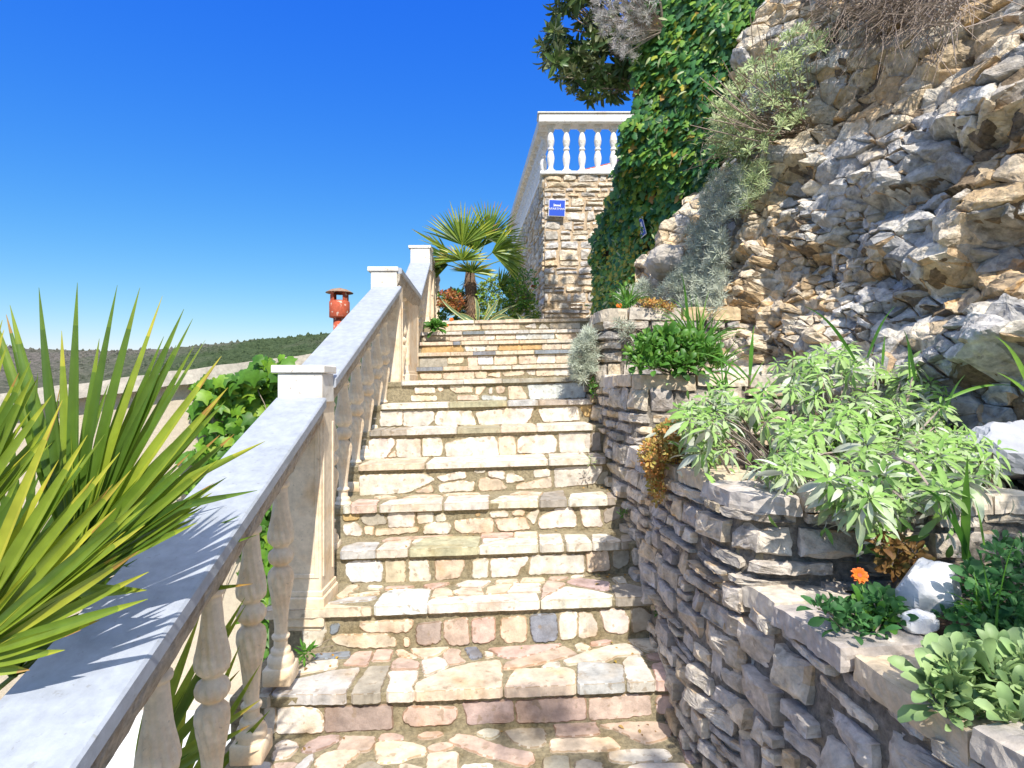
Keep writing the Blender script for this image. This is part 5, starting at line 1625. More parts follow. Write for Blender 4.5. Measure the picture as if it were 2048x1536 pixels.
# ---- generic clump: leaf rosettes on stems
def rosettes(name, mat, T, centers, axes, nleaf, size, parent, rs, spread=1.0, up=.35, r0=.01, width=None, cup=None, silver=False):
    n = len(centers); m = nleaf
    ax = axes/np.linalg.norm(axes, axis=1)[:, None]
    a = frames(ax, rdir(n, rs))    # columns x,y(axis),z
    th = (np.arange(m)*2.399)[None, :]+rs.uniform(0, 6.28, (n, 1))
    lev = np.linspace(0, 1, m)[None, :]*np.ones((n, 1))       # 0 outer, 1 inner
    el = up+lev*1.1*1.0 + rs.normal(0, .15, (n, m))
    x, y, z = a[:, :, 0], a[:, :, 1], a[:, :, 2]
    rad = (np.cos(th)[..., None]*x[:, None]+np.sin(th)[..., None]*z[:, None])
    d = rad*np.cos(el)[..., None]*spread+y[:, None]*np.sin(el)[..., None]
    nh = y[:, None]*np.cos(el)[..., None]-rad*np.sin(el)[..., None]
    pos = centers[:, None]+y[:, None]*(lev*size*.35-size*.1)[..., None]*1.0+rad*r0
    sz = size*(1-.5*lev)*rs.uniform(.7, 1.2, (n, m))*rs.uniform(.6, 1.3, (n, 1))
    rnd = np.clip(np.repeat(rs.rand(n)[:, None]*.5, m, 1)+rs.rand(n, m)*.35+lev*.2, 0, 1)
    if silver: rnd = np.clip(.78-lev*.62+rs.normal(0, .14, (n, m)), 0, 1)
    return foliage(name, mat, T, pos.reshape(-1, 3), d.reshape(-1, 3)+rdir(n*m, rs)*.12, nh.reshape(-1, 3), sz.ravel(), parent, rnd.ravel(), width)

def stems(name, root, a, b, mat, parent, r=.004, sag=0.0, seg=3):
    m = MB()
    for p, q in zip(a, b):
        p = Vector(p); q = Vector(q); mid = p.lerp(q, .5)+Vector((0, 0, -sag))
        m.tube([p, mid, q], [r*1.3, r, r*.6], seg)
    return m.build(name, [mat], parent)

def sage_bush():
    rs = np.random.RandomState(5)
    poly = [(1345, 830), (1400, 800), (1480, 755), (1560, 725), (1640, 705), (1720, 690), (1800, 705), (1850, 760), (1930, 830), (1960, 900), (1990, 940), (1930, 975), (1880, 1000), (1790, 1010), (1760, 1060), (1700, 1040), (1640, 960), (1540, 950), (1450, 925), (1380, 900)]
    root = empty('sage_bush', (1.2, 2.2, .95), 'large grey-green sage bush spilling over the middle planter wall below the cliff', 'sage bush')
    xy = sample_poly(poly, 420, rs)
    gp = fbm(np.c_[xy/55, xy[:, :1]*0], 2, 5); xy = xy[(gp < .22) | (rs.rand(len(xy)) < .25)]
    # bush volume: back rows further and higher
    t = np.clip((1000-xy[:, 1])/300, 0, 1)
    d = 1.66+t*1.0+rs.uniform(-.16, .16, len(xy))
    d = np.minimum(d, cdepth(xy[:, 0], xy[:, 1])-.16)
    c = project(xy[:, 0], xy[:, 1], d)
    ax = np.c_[rs.normal(-.15, .35, len(c)), rs.normal(-.45, .3, len(c)), np.abs(rs.normal(.75, .25, len(c)))]
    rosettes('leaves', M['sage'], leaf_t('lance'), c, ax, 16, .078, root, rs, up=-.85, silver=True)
    base = np.c_[c[:, 0]*.55+.55, c[:, 1]*.55+.98, np.full(len(c), .95)]
    k = 110
    stems('stems', root, base[:k]+rs.normal(0, .06, (k, 3)), c[:k], M['twig'], root, .0045, -.03)
    # under-leaves filling the inside
    k = 1500; i = rs.randint(0, len(c), k); p = c[i]+rs.normal(0, .05, (k, 3))+np.array([.02, .09, -.06])
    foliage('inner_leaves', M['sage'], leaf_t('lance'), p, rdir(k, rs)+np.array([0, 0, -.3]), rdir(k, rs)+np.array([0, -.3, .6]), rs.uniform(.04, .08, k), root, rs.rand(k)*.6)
    # tail hanging in front of the wall
    tail = project(np.array([1700, 1745, 1790, 1720, 1760, 1680, 1655]), np.array([1020, 1040, 1030, 1000, 1065, 995, 960.]), np.full(7, 1.60))
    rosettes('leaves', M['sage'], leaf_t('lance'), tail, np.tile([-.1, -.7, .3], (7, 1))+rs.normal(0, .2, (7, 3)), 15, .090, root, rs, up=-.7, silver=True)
    root2 = empty('sage_shoot', (1.62, 1.9, .95), 'blue-green shaded sage shoot leaning out at the right end of the big sage bush', 'sage shoot')
    c2 = project(np.array([1960, 1985, 1935, 1950]), np.array([930, 905, 960, 890.]), np.array([1.75, 1.8, 1.7, 1.85]))
    rosettes('leaves', M['sage'], leaf_t('lance'), c2, np.tile([.1, -.6, .6], (4, 1))+rs.normal(0, .2, (4, 3)), 16, .095, root2, rs, up=-.7, silver=True)
    stems('stem', root2, np.tile([1.60, 1.95, .92], (4, 1)), c2, M['twig'], root2, .004)
sage_bush()

def shrub(name, label, cat, poly, dfun, n, T, size, mat, seed, dens=14, up=.2, loc=None, axis=(-.3, -.6, .6), group=None, spread=1.0, jit=.12, width=None, rooted=None, stemr=.003, nst=40):
    rs = np.random.RandomState(seed)
    xy = sample_poly(poly, n, rs)
    d = dfun(xy[:, 0], xy[:, 1])+rs.uniform(-jit, jit, n)
    c = project(xy[:, 0], xy[:, 1], d)
    l = loc if loc is not None else tuple(c.mean(0)-np.array([0, 0, .1]))
    root = empty(name, l, label, cat, group)
    ax = np.array(axis)+rs.normal(0, .4, (n, 3))
    rosettes('leaves', mat, T, c, ax, dens, size, root, rs, up=up, spread=spread, width=width)
    b = np.array(rooted if rooted is not None else c.mean(0)+np.array([.08, .12, -.05]))
    k = min(n, nst)
    stems('stems', root, np.tile(b, (k, 1))+rs.normal(0, .03, (k, 3)), c[:k], M['twig'], root, stemr)
    return root
lift = lambda off: (lambda x, y: cdepth(x, y)-off)

# pale flowering shrub on the cliff with dry stalks
def cliff_shrub():
    root = shrub('cliff_shrub', 'pale lime-green shrub with long dry twigs growing out of the upper cliff', 'shrub',
          [(1490, 130), (1560, 70), (1620, 40), (1660, 60), (1650, 120), (1640, 190), (1600, 250), (1540, 300), (1470, 320), (1430, 260), (1420, 215)], lambda x, y: 3.95-(x-1450)*.001, 250, leaf_t('lance'), .055, M['limeshrub'], 41, dens=12, jit=.28, rooted=P(1620, 250, 4.05), nst=90)
    rs = np.random.RandomState(9); m = MB()
    base = P(1610, 262, 4.0)
    tips = [(1400, 155), (1415, 175), (1425, 150), (1440, 165), (1452, 200), (1408, 190), (1470, 140), (1445, 120), (1512, 40), (1500, 25), (1380, 250), (1405, 235), (1425, 225), (1460, 235), (1540, 60), (1480, 210)]
    for (x, y) in tips:
        q = P(x, y, 3.5); a = base+Vector((rs.normal(0, .08), rs.normal(0, .05), rs.normal(0, .05)))
        mid = a.lerp(q, .55)+Vector((rs.normal(0, .03), rs.normal(0, .03), -.08+rs.normal(0, .03)))
        m.tube([a, mid, q], [.006, .0045, .002], 4)
    m.build('dry_stalks', [M['twig']], root)
    m = MB()
    for i in range(420):
        a = base+Vector((rs.normal(-.1, .22), rs.normal(0, .1), rs.normal(-.02, .10)))
        d = Vector((rs.normal(-.5, .6), rs.normal(-.3, .4), rs.normal(-.1, .5))).normalized()*rs.uniform(.1, .28)
        m.tube([a, a+d*.5+Vector((rs.normal(0, .02), 0, rs.normal(0, .02))), a+d], [.003, .0022, .001], 3)
    m.build('twigs', [M['twig']], root)['kind'] = 'stuff'
cliff_shrub()

def dry_shrub():
    root = empty('dry_shrub', P(1790, 60, 3.3), 'tangle of bare brown dry twigs drooping over the top of the cliff', 'dry shrub')
    rs = np.random.RandomState(19); m = MB()
    for i in range(620):
        px = rs.uniform(1640, 1930); py = rs.uniform(-90, 60)
        a = P(px, py, cdepth(np.array([px]), np.array([py]))[0]-rs.uniform(.05, .25))
        d = Vector((rs.normal(-.45, .5), rs.normal(-.35, .35), rs.normal(-.35, .45))).normalized()*rs.uniform(.15, .42)
        m.tube([a, a+d*.5+Vector((rs.normal(0, .03), rs.normal(0, .03), .03)), a+d+Vector((0, 0, -.05))], [.0035, .0028, .0012], 3)
    m.build('twigs', [M['twig']], root)
dry_shrub()
shrub('lime_shrub', 'smaller lime-green shrub between the ivy and the cliff below the long dry twigs', 'shrub', [(1430, 235), (1500, 225), (1530, 270), (1500, 330), (1440, 340), (1415, 290)], lambda x, y: 4.25+0*x, 110, leaf_t('lance'), .06, M['limeshrub'], 42, jit=.15, nst=40)
shrub('curry_plant', 'silvery needle-leaved clump with one yellow bloom hanging between ivy and cliff', 'silver shrub', [(1420, 345), (1480, 335), (1500, 400), (1450, 450), (1395, 460), (1400, 400)], lift(.45), 330, leaf_t('needle'), .05, M['silver'], 43, dens=16, jit=.14)
shrub('moss_shrub', 'yellow-green needle-leaved clump on the cliff edge beside the curry plant', 'shrub', [(1470, 340), (1530, 320), (1535, 370), (1500, 420), (1460, 415)], lift(.42), 150, leaf_t('needle'), .05, M['limeshrub'], 44, dens=12, jit=.1)
shrub('lavender_cotton', 'broad silver-grey cotton lavender clump on the slope above the top planter', 'silver shrub', [(1330, 560), (1370, 520), (1400, 470), (1450, 460), (1455, 560), (1440, 620), (1420, 650), (1350, 600), (1310, 600)], lift(.38), 460, leaf_t('needle'), .055, M['silver'], 45, dens=18, jit=.15)
shrub('silver_tuft', 'small silver-grey tuft at the foot of the ivy behind the top planter wall', 'silver shrub', [(1240, 590), (1290, 560), (1310, 590), (1290, 610), (1245, 612)], lambda x, y: 4.8+0*x, 120, leaf_t('needle'), .06, M['silver'], 46, dens=16, jit=.15)
shrub('hanging_silver_shrub', 'round silver-grey shrub hanging over the right edge of the stairs at the landing', 'silver shrub', [(1150, 690), (1170, 655), (1190, 660), (1195, 700), (1190, 745), (1170, 765), (1145, 755), (1140, 715)], lambda x, y: 4.0+0*x, 420, leaf_t('needle'), .045, M['silver'], 47, dens=18, jit=.13, rooted=(.60, 4.05, 1.45))
shrub('wall_tuft', 'thin grey-yellow tuft growing from the joints of the top planter wall', 'silver shrub', [(1230, 640), (1265, 635), (1270, 690), (1245, 680)], lambda x, y: 3.76+0*x, 40, leaf_t('needle'), .05, M['silver'], 48, dens=10, jit=.03)
shrub('yellow_succulent', 'low yellow-orange succulent mat on top of the highest planter wall', 'succulent', [(1272, 605), (1300, 598), (1345, 610), (1350, 625), (1290, 618)], lambda x, y: 3.88+0*x, 60, leaf_t('oval'), .028, M['sedum'], 49, dens=9, jit=.08, axis=(0, -.2, 1))
shrub('cliff_silver_tuft', 'grey-green tuft below the curry plant at the left edge of the cliff', 'silver shrub', [(1370, 455), (1420, 440), (1430, 480), (1380, 500)], lift(.35), 120, leaf_t('needle'), .05, M['silver'], 50, dens=12, jit=.1)
shrub('ice_plant', 'dark green fleshy-leaved plant with red tips sprawling on the slab of the upper planter', 'succulent', [(1262, 700), (1290, 675), (1340, 668), (1410, 685), (1440, 715), (1420, 740), (1300, 742), (1265, 735)], lambda x, y: 3.12-(y-700)*.003, 120, leaf_t('spoon'), .075, M['green'], 51, dens=11, jit=.1, axis=(-.1, -.5, .8), rooted=(.95, 3.15, 1.32))
shrub('sedum', 'orange and yellow sedum trailing down the middle planter wall', 'sedum', [(1335, 845), (1370, 830), (1400, 880), (1380, 915), (1330, 925), (1325, 1000), (1312, 1000), (1300, 940), (1278, 915), (1290, 890)], lambda x, y: 2.42+0*x, 330, leaf_t('oval'), .024, M['sedum'], 52, dens=10, jit=.1, axis=(-.4, -.5, .5), rooted=(.75, 2.55, .97))
shrub('rock_weed', 'small yellow-green fine-leaved plant between the sedum and the sage bush', 'weed', [(1370, 860), (1430, 850), (1440, 910), (1390, 918)], lambda x, y: 2.3+0*x, 110, leaf_t('lance'), .05, M['limeshrub'], 53, dens=9, jit=.08)
shrub('pale_succulent', 'clump of pale green spoon-shaped leaves in the front corner of the lowest planter', 'succulent', [(1850, 1390), (1880, 1345), (1930, 1320), (2000, 1300), (2120, 1310), (2140, 1480), (2060, 1500), (1960, 1470), (1880, 1440)], lambda x, y: 1.14-(y-1400)*.0007, 95, leaf_t('spoon'), .060, M['pale'], 54, dens=13, jit=.05, axis=(-.1, -.3, 1.0), rooted=(1.0, 1.22, .66), up=.45)
shrub('rusty_weed', 'rust-brown drooping weed in the shade under the hanging end of the sage bush', 'weed', [(1740, 1060), (1800, 1080), (1850, 1120), (1830, 1160), (1780, 1130)], lambda x, y: 1.62+0*x, 26, leaf_t('oval'), .036, M['rust'], 55, dens=8, jit=.04)
shrub('creeping_mint', 'blue-green creeping weed with round leaves in the shade of the lowest planter', 'weed', [(1890, 1230), (1935, 1130), (2000, 1080), (2048, 1060), (2120, 1120), (2100, 1300), (1960, 1290), (1890, 1270)], lambda x, y: 1.50+0*x-(y-1100)*.0007, 105, leaf_t('oval'), .036, M['dullgreen'], 56, dens=9, jit=.10, axis=(-.1, -.3, .9), rooted=(1.35, 1.5, .7))
shrub('wall_weed', 'small green weed growing where the riser meets the right wall', 'weed', [(1180, 765), (1190, 765), (1192, 790), (1182, 785)], lambda x, y: 3.95+0*x, 14, leaf_t('oval'), .03, M['green'], 57, dens=6, jit=.03)

def blades(name, label, cat, specs, mat, seed, group=None):
    """specs: list of (root px,py,depth, tip px,py,depth, width m)"""
    m = None; V = []; Q = []; R_ = []
    rs = np.random.RandomState(seed); first = None
    for (ax, ay, ad, bx, by, bd, w) in specs:
        a = np.array(P(ax, ay, ad)); b = np.array(P(bx, by, bd)); n = 9
        first = a if first is None else first
        L = np.linalg.norm(b-a); side = np.cross(b-a, np.array([rs.normal(0, .3), 1, rs.normal(0, .2)])); side /= np.linalg.norm(side)
        off = len(V); r = rs.rand()
        bend = rs.uniform(.06, .2)*L
        for i in range(n+1):
            t = i/n; p = a+(b-a)*t+np.array([0, 0, 1])*bend*math.sin(math.pi*t)
            ww = w*(1-t**2.2)*.5*(.6+.4*math.sin(math.pi*min(1, t*1.5)))+.0003
            V += [p-side*ww, p+np.array([0, .25, -.25])*ww, p+side*ww]
        for i in range(n):
            for j in range(2): Q.append([off+i*3+j, off+i*3+j+1, off+(i+1)*3+j+1, off+(i+1)*3+j]); R_.append(r)
    o = mesh_obj(name, np.array(V), [np.array(Q)], [mat], None, {'rnd': ('FLOAT', 'FACE', np.array(R_))}, smooth=True)
    return tag(o, label, cat, group)
def tuft(cx, cy, d, n, L, spread, rs, w=.008, up=1.0):
    out = []
    for i in range(n):
        a = rs.uniform(-1, 1)*spread; l = L*rs.uniform(.45, 1)
        out.append((cx+rs.uniform(-12, 12), cy+rs.uniform(-4, 4), d+rs.uniform(-.06, .06), cx+math.sin(a)*l, cy-math.cos(a)*l*up, d+rs.uniform(-.15, .1), w))
    return out
rs_ = np.random.RandomState(77)
blades('grass_tuft', 'tall bright grass tuft with one long upright blade above the red-tipped succulent', 'grass tuft',
       tuft(1400, 705, 3.3, 60, 130, 1.15, rs_, .010)+[(1380, 690, 3.2, 1362, 545, 3.1, .02), (1392, 700, 3.2, 1330, 620, 3.1, .012)]+tuft(1440, 735, 3.2, 25, 90, 1.2, rs_), M['grass'], 1)
blades('grass_tuft', 'light green weed stalk with a single long blade rising left of the sage bush', 'grass tuft',
       [(1500, 750, 2.6, 1508, 650, 2.6, .02), (1500, 760, 2.6, 1440, 720, 2.6, .012), (1490, 760, 2.6, 1380, 705, 2.6, .010), (1480, 760, 2.6, 1400, 760, 2.5, .010), (1500, 770, 2.6, 1530, 720, 2.6, .01)]+tuft(1450, 775, 2.6, 10, 80, 1.2, rs_), M['grass'], 2)
blades('grass_tuft', 'arching green grass blades standing above the sage bush against the rock', 'grass tuft',
       [(1710, 720, 2.3, 1608, 612, 2.3, .013), (1735, 715, 2.3, 1790, 612, 2.3, .013), (1765, 730, 2.3, 1770, 670, 2.3, .012), (1830, 760, 2.3, 1808, 660, 2.3, .013), (1820, 760, 2.3, 1815, 690, 2.3, .01)], M['grass'], 3)
blades('grass_tuft', 'long pale blade leaning left over the rock at the right edge of the picture', 'grass tuft',
       [(2070, 800, 2.0, 1990, 672, 2.0, .02), (2060, 790, 2.0, 1995, 745, 2.0, .012), (1890, 800, 2.1, 2040, 772, 2.1, .012), (1890, 820, 2.1, 1930, 750, 2.1, .010)], M['grass'], 4)
blades('grass_tuft', 'dark green long grass blades growing up in front of the middle planter wall', 'grass tuft',
       [(1945, 1130, 1.55, 1835, 975, 1.5, .018), (1930, 1120, 1.55, 1935, 910, 1.5, .022), (1930, 1120, 1.58, 1880, 960, 1.55, .008), (1970, 1100, 1.5, 1950, 1000, 1.5, .010), (1990, 1240, 1.35, 2040, 1060, 1.3, .007), (1985, 1240, 1.35, 1960, 1110, 1.3, .008), (1990, 1290, 1.25, 2000, 1180, 1.25, .008)]+tuft(1960, 1250, 1.4, 25, 110, 1.2, rs_, .006), M['grass'], 5)
blades('grass_tuft', 'fine grass tuft with orange blossoms nearby on top of the highest planter wall', 'grass tuft', tuft(1255, 612, 4.1, 50, 60, 1.3, rs_, .008)+[(1230, 610, 4.1, 1215, 570, 4.1, .006), (1240, 612, 4.1, 1212, 604, 4.0, .006)], M['grass'], 6)

def marigold(label, c, stem, size, seed, n=14, petals=22, ps=.022):
    rs = np.random.RandomState(seed)
    root = empty('marigold', stem, label, 'flower')
    base = np.tile(np.array(stem), (n, 1))+rs.normal(0, .02, (n, 3))*np.array([1, 1, .3])
    rosettes('leaves', M['green'], leaf_t('spoon'), base, np.array([0, -.3, 1])+rs.normal(0, .4, (n, 3)), 8, size, root, rs, up=.1)
    m = MB()
    for q in c: m.tube([stem, Vector(stem).lerp(Vector(q), .5)+Vector((.01, 0, 0)), q], .0025, 5)
    m.build('stem', [M['grass_stem']], root)
    for q in c:
        k = petals; th = np.linspace(0, 2*np.pi*2, k, endpoint=False)+rs.uniform(0, .3, k)
        ax = np.array([-.1, -.75, .55]); ax /= np.linalg.norm(ax)
        Rm = frames(ax[None], np.array([[1., 0, 0]]))[0]
        d = np.cos(th)[:, None]*Rm[:, 0]+np.sin(th)[:, None]*Rm[:, 2]+ax*(.25+.35*(np.arange(k) >= k//2))[:, None]
        foliage('petals', M['orange'], leaf_t('oval'), np.tile(np.array(q), (k, 1)), d, np.tile(ax, (k, 1)), np.full(k, ps), root)
        mm = MB(); mm.tube([Vector(q)-Vector(ax)*.002, Vector(q)+Vector(ax)*.006], ps*.25, 8); mm.build('flower_centre', [M['terra']], root)
M['grass_stem'] = stone_mat('green_stem', .6, 30, .2, .1, 30, .001, base=(.12, .24, .05))
marigold('single orange marigold in bloom in front of the middle planter wall', [P(1718, 1152, 1.50)], P(1725, 1235, 1.47), .06, 1, n=9)
marigold('small marigold clump growing on the left end of the third step from the top', [P(903, 640, 6.9), P(893, 652, 6.9)], P(870, 655, 6.55), .12, 2, n=18, ps=.030)
marigold('tiny orange marigold beside the grass tuft on the highest planter wall', [P(1238, 612, 4.05)], P(1245, 622, 4.1), .05, 3, n=5, ps=.022)
shrub('low_weed', 'dark green lobed weed around the base of the single orange marigold', 'weed', [(1630, 1215), (1670, 1205), (1760, 1190), (1810, 1230), (1760, 1270), (1690, 1270), (1650, 1240)], lambda x, y: 1.50-(y-1200)*.0012, 60, leaf_t('oval'), .04, M['dullgreen'], 58, dens=7, jit=.05, axis=(0, -.3, .9), rooted=(.93, 1.45, .66))

def rock(name, label, c, r, seed, col, cat='stone'):
    rs = np.random.RandomState(seed); nu, nv = 40, 24
    th = np.linspace(0, 2*np.pi, nu, endpoint=False); ph = np.linspace(0, np.pi, nv)
    T, Ph = np.meshgrid(th, ph)
    S = np.stack([np.cos(T)*np.sin(Ph), np.sin(T)*np.sin(Ph), np.cos(Ph)], -1).reshape(-1, 3)
    k = 1+fbm(S*1.6+seed, 4, seed)*.22
    # flat facets
    for i in range(9):
        nn = rdir(1, rs)[0]; h = rs.uniform(.68, .9); dd = (S*k[:, None])@nn; over = dd > h; k = np.where(over, k*h/np.maximum(dd, 1e-3)*.995, k)
    V = S*k[:, None]*np.array(r)+np.array(c)
    ii = np.arange(nu*nv).reshape(nv, nu); q = np.stack([ii[:-1].ravel(), ii[1:].ravel(), np.roll(ii, -1, 1)[1:].ravel(), np.roll(ii, -1, 1)[:-1].ravel()], 1)
    m = stone_mat(name+'_mat', .85, 14, .2, .5, 40, .006, base=col)
    o = mesh_obj(name, V, [q], [m], smooth=False)
    return tag(o, label, cat)
rock('white_rock', 'larger white rock lying in the shaded soil of the lowest planter', P(1855, 1180, 1.50), (.085, .07, .075), 3, (.80, .78, .76))
rock('white_rock', 'smaller white rock lying just below the larger white rock', P(1838, 1245, 1.42), (.045, .045, .032), 5, (.84, .82, .80))
rock('boulder', 'pale boulder at the upper left foot of the cliff between the silver clumps', P(1335, 530, 4.75), (.16, .16, .15), 8, (.42, .38, .33), 'boulder')
rock('boulder', 'pale grey boulder half buried at the right edge below the cliff', P(2020, 905, 1.98), (.13, .10, .12), 9, (.42, .43, .46), 'boulder')

# ---- loquat tree above, grey shrub above the ivy
def loquat():
    rs = np.random.RandomState(6)
    root = empty('loquat_tree', (1.6, 6.6, 3.3), 'loquat tree with drooping dark leathery leaves above the balcony', 'tree')
    poly = [(1095, -60), (1110, 20), (1085, 90), (1090, 130), (1120, 165), (1165, 205), (1180, 200), (1215, 195), (1240, 195), (1285, 170), (1320, 60), (1320, -100), (1180, -120)]
    xy = sample_poly(poly, 640, rs)
    hole = (fbm(np.c_[xy/38, xy[:, :1]*0], 2, 3) > .42)
    xy = xy[~hole]
    c = project(xy[:, 0], xy[:, 1], 6.0+rs.uniform(-.45, .45, len(xy)))
    rosettes('crown', M['loquat'], leaf_t('loquat'), c, np.array([-.2, -.2, -.5])+rs.normal(0, .6, (len(c), 3)), 11, .13, root, rs, up=.35, spread=.8)
    m = MB(); t0 = Vector((1.75, 6.5, 2.6)); t1 = P(1330, 150, 6.2); 
    m.tube([t0, t0.lerp(t1, .6)+Vector((.05, 0, 0)), t1], [.09, .07, .05], 8)
    m.build('trunk', [M['bark']], root)
    m = MB()
    for i in range(60):
        q = Vector(c[rs.randint(len(c))]); a = t1+Vector((rs.normal(0, .05), rs.normal(0, .1), rs.normal(0, .05))); mid = a.lerp(q, .5)+Vector((0, 0, -.05+rs.normal(0, .06)))
        m.tube([a, mid, q], [.018, .012, .005], 4)
    m.build('branches', [M['twig']], root)
loquat()
def rosemary():
    rs = np.random.RandomState(16)
    root = empty('flowering_shrub', P(1250, 90, 5.0), 'pale grey-lilac fine-leaved shrub at the top edge in front of the loquat tree', 'shrub')
    poly = [(1190, -60), (1185, 20), (1200, 60), (1230, 105), (1270, 125), (1300, 60), (1320, -20), (1320, -80)]
    xy = sample_poly(poly, 520, rs)
    c = project(xy[:, 0], xy[:, 1], 5.15+rs.uniform(-.15, .15, len(xy)))
    rosettes('leaves', M['greyshrub'], leaf_t('needle'), c, np.array([-.3, -.4, .3])+rs.normal(0, .5, (len(c), 3)), 18, .05, root, rs, up=.1)
    stems('stems', root, np.tile(np.array(P(1330, 60, 5.2)), (60, 1)), c[:60], M['twig'], root, .004)
rosemary()

# ---- vine on the outbuilding
def vine():
    rs = np.random.RandomState(26)
    root = empty('climbing_vine', (-2.1, 4.6, -2.2), 'bright green climbing vine covering the corner of the stucco outbuilding', 'vine')
    poly = [(375, 760), (430, 755), (500, 745), (515, 712), (570, 705), (580, 720), (620, 760), (640, 900), (640, 1400), (520, 1420), (500, 1250), (470, 1080), (380, 960), (350, 975), (365, 900), (400, 880), (385, 820), (400, 790)]
    xy = np.concatenate([sample_poly(poly, 2300, rs), sample_poly([(480, 930), (640, 880), (660, 1400), (520, 1420)], 1500, rs)])
    A, B = OA, OB
    # intersect with the outbuilding wall plane
    dx, dy = B.x-A.x, B.y-A.y; nx, ny = dy, -dx
    kx = (xy[:, 0]-CX)/F; d = (A.x*nx+A.y*ny)/(kx*nx+ny)
    g = fbm(np.c_[xy/60, xy[:, :1]*0], 3, 8); keep = (g < .25) | ((xy[:, 0] > 500) & (xy[:, 1] > 900)) | (rs.rand(len(xy)) < .15); xy, d = xy[keep], d[keep]
    c = project(xy[:, 0], xy[:, 1], d-.05-np.abs(rs.normal(0, .07, len(d)))-.1*(xy[:, 1] < 760))
    n = len(c)
    dd = np.c_[rs.normal(0, .6, n), rs.normal(-.2, .3, n), -np.ones(n)*.8]
    foliage('leaves', M['vine'], leaf_t('vine'), c, dd, np.array([.1, -.8, .6])+rdir(n, rs)*.5, rs.uniform(.07, .14, n), root, rs.rand(n))
    m = MB()
    for i in range(50):
        q = Vector(c[rs.randint(n)]); a = Vector((q.x+rs.normal(0, .2), q.y+.05, q.z-rs.uniform(.3, .8)))
        m.tube([a, a.lerp(q, .5)+Vector((rs.normal(0, .03), 0, 0)), q], .004, 4)
    m.build('stems', [M['twig']], root)
vine()

def shade_tree():
    """unseen olive tree added behind and right of the viewpoint; it dapples the lowest planter and the bottom steps"""
    rs = np.random.RandomState(66)
    root = empty('unseen_olive_tree', (3.2, -2.0, -1.0), 'unseen olive tree added behind the viewpoint to throw dappled shade on the planter and bottom steps', 'tree')  # tree out of view, put in for the shade it casts
    C_ = []
    for (x, y, z, r, n) in ((2.35, -1.3, 3.7, .62, 95), (1.75, -.75, 3.35, .40, 42), (2.0, .0, 2.75, .34, 40), (2.9, -.9, 3.4, .55, 60), (1.25, -1.9, 4.2, .28, 12), (.95, -1.55, 4.25, .20, 9)):
        C_.append(np.array([x, y, z])+rdir(n, rs)*r*(rs.rand(n)**.4)[:, None]*np.array([1, 1, .7]))
    c = np.concatenate(C_)
    rosettes('crown', M['olive'], leaf_t('lance'), c, rdir(len(c), rs)+np.array([0, 0, .3]), 12, .11, root, rs, up=.1)
    m = MB(); m.tube([(3.2, -2.0, -1.2), (3.1, -1.9, .8), (2.75, -1.5, 2.4), (2.4, -1.3, 3.6)], [.16, .13, .09, .04], 10); m.build('trunk', [M['bark']], root)
    m = MB()
    for i in range(46):
        q = Vector(c[rs.randint(len(c))]); a = Vector((2.75, -1.5, 2.5))+Vector(rs.normal(0, .05, 3)); m.tube([a, a.lerp(q, .5)+Vector((0, 0, .1)), q], [.02, .012, .005], 4)
    m.build('branches', [M['bark']], root)
M['olive'] = leaf_mat('olive_leaf', [(0, (.10, .15, .07)), (1, (.22, .27, .15))], rough=.5, trans=.2)
shade_tree()

for (lab, cx_, cy_, d_, n_, s_, mt, sd_) in (('small weed growing in the corner of the third riser beside the right wall', 1325, 1230, 2.50, 7, .035, 'green', 91), ('little dark weed in the corner where the second tread meets the right wall', 1345, 1275, 2.38, 7, .028, 'rust', 92), ('dry little sprout at the foot of the baluster on the second step', 612, 1300, 2.40, 5, .05, 'grass', 93), ('bright small weed beside the right wall on the fourth step', 1243, 1030, 3.06, 6, .03, 'green', 94), ('tiny yellow-green sprig on the right end of the fifth step edge', 1180, 918, 3.38, 5, .03, 'limeshrub', 95)):
    shrub('step_weed', lab, 'weed', [(cx_-8, cy_-8), (cx_+8, cy_-8), (cx_+8, cy_+8), (cx_-8, cy_+8)], (lambda dd: (lambda x, y: dd+0*x))(d_), n_, leaf_t('lance'), s_, M[mt], sd_, dens=6, jit=.01, axis=(-.2, -.3, .9), nst=3, stemr=.001)
def litter():
    rs = np.random.RandomState(12); pos = []; 
    for k in range(0, 9):
        Y, T = ST[k]; Yn = ST[k+1][0]
        for i in range(14):
            x = rs.choice([rs.uniform(-.85, .6), rs.uniform(.40, .56), rs.uniform(-.85, -.7)]); y = Yn+YAW*x-abs(rs.normal(0, .03)) if rs.rand() < .7 else rs.uniform(Y+.02, Yn-.02)+YAW*x
            pos.append((x, y, T+TILT*x+.004))
    for (px, py, k) in ((1090, 1450, 0), (1333, 1487, 0), (776, 1187, 2), (1310, 1404, 1)):
        v = on_tread(px, py, k); pos.append((v.x, v.y, ST[k][1]+.005))
    n = len(pos)
    o = foliage('leaf_litter', M['rustlitter'], leaf_t('oval'), np.array(pos), rdir(n, rs)*np.array([1, 1, .1]), np.tile([0, 0, 1.], (n, 1))+rdir(n, rs)*.3, rs.uniform(.010, .024, n))
    tag(o, 'scattered fallen leaves and petals in the corners of the stone steps', 'leaf litter', kind='stuff')
M['rustlitter'] = leaf_mat('fallen_leaf', [(0, (.20, .11, .04)), (.6, (.36, .24, .08)), (.9, (.60, .30, .04)), (1, (.20, .30, .05))], rough=.7, trans=.1)
litter()
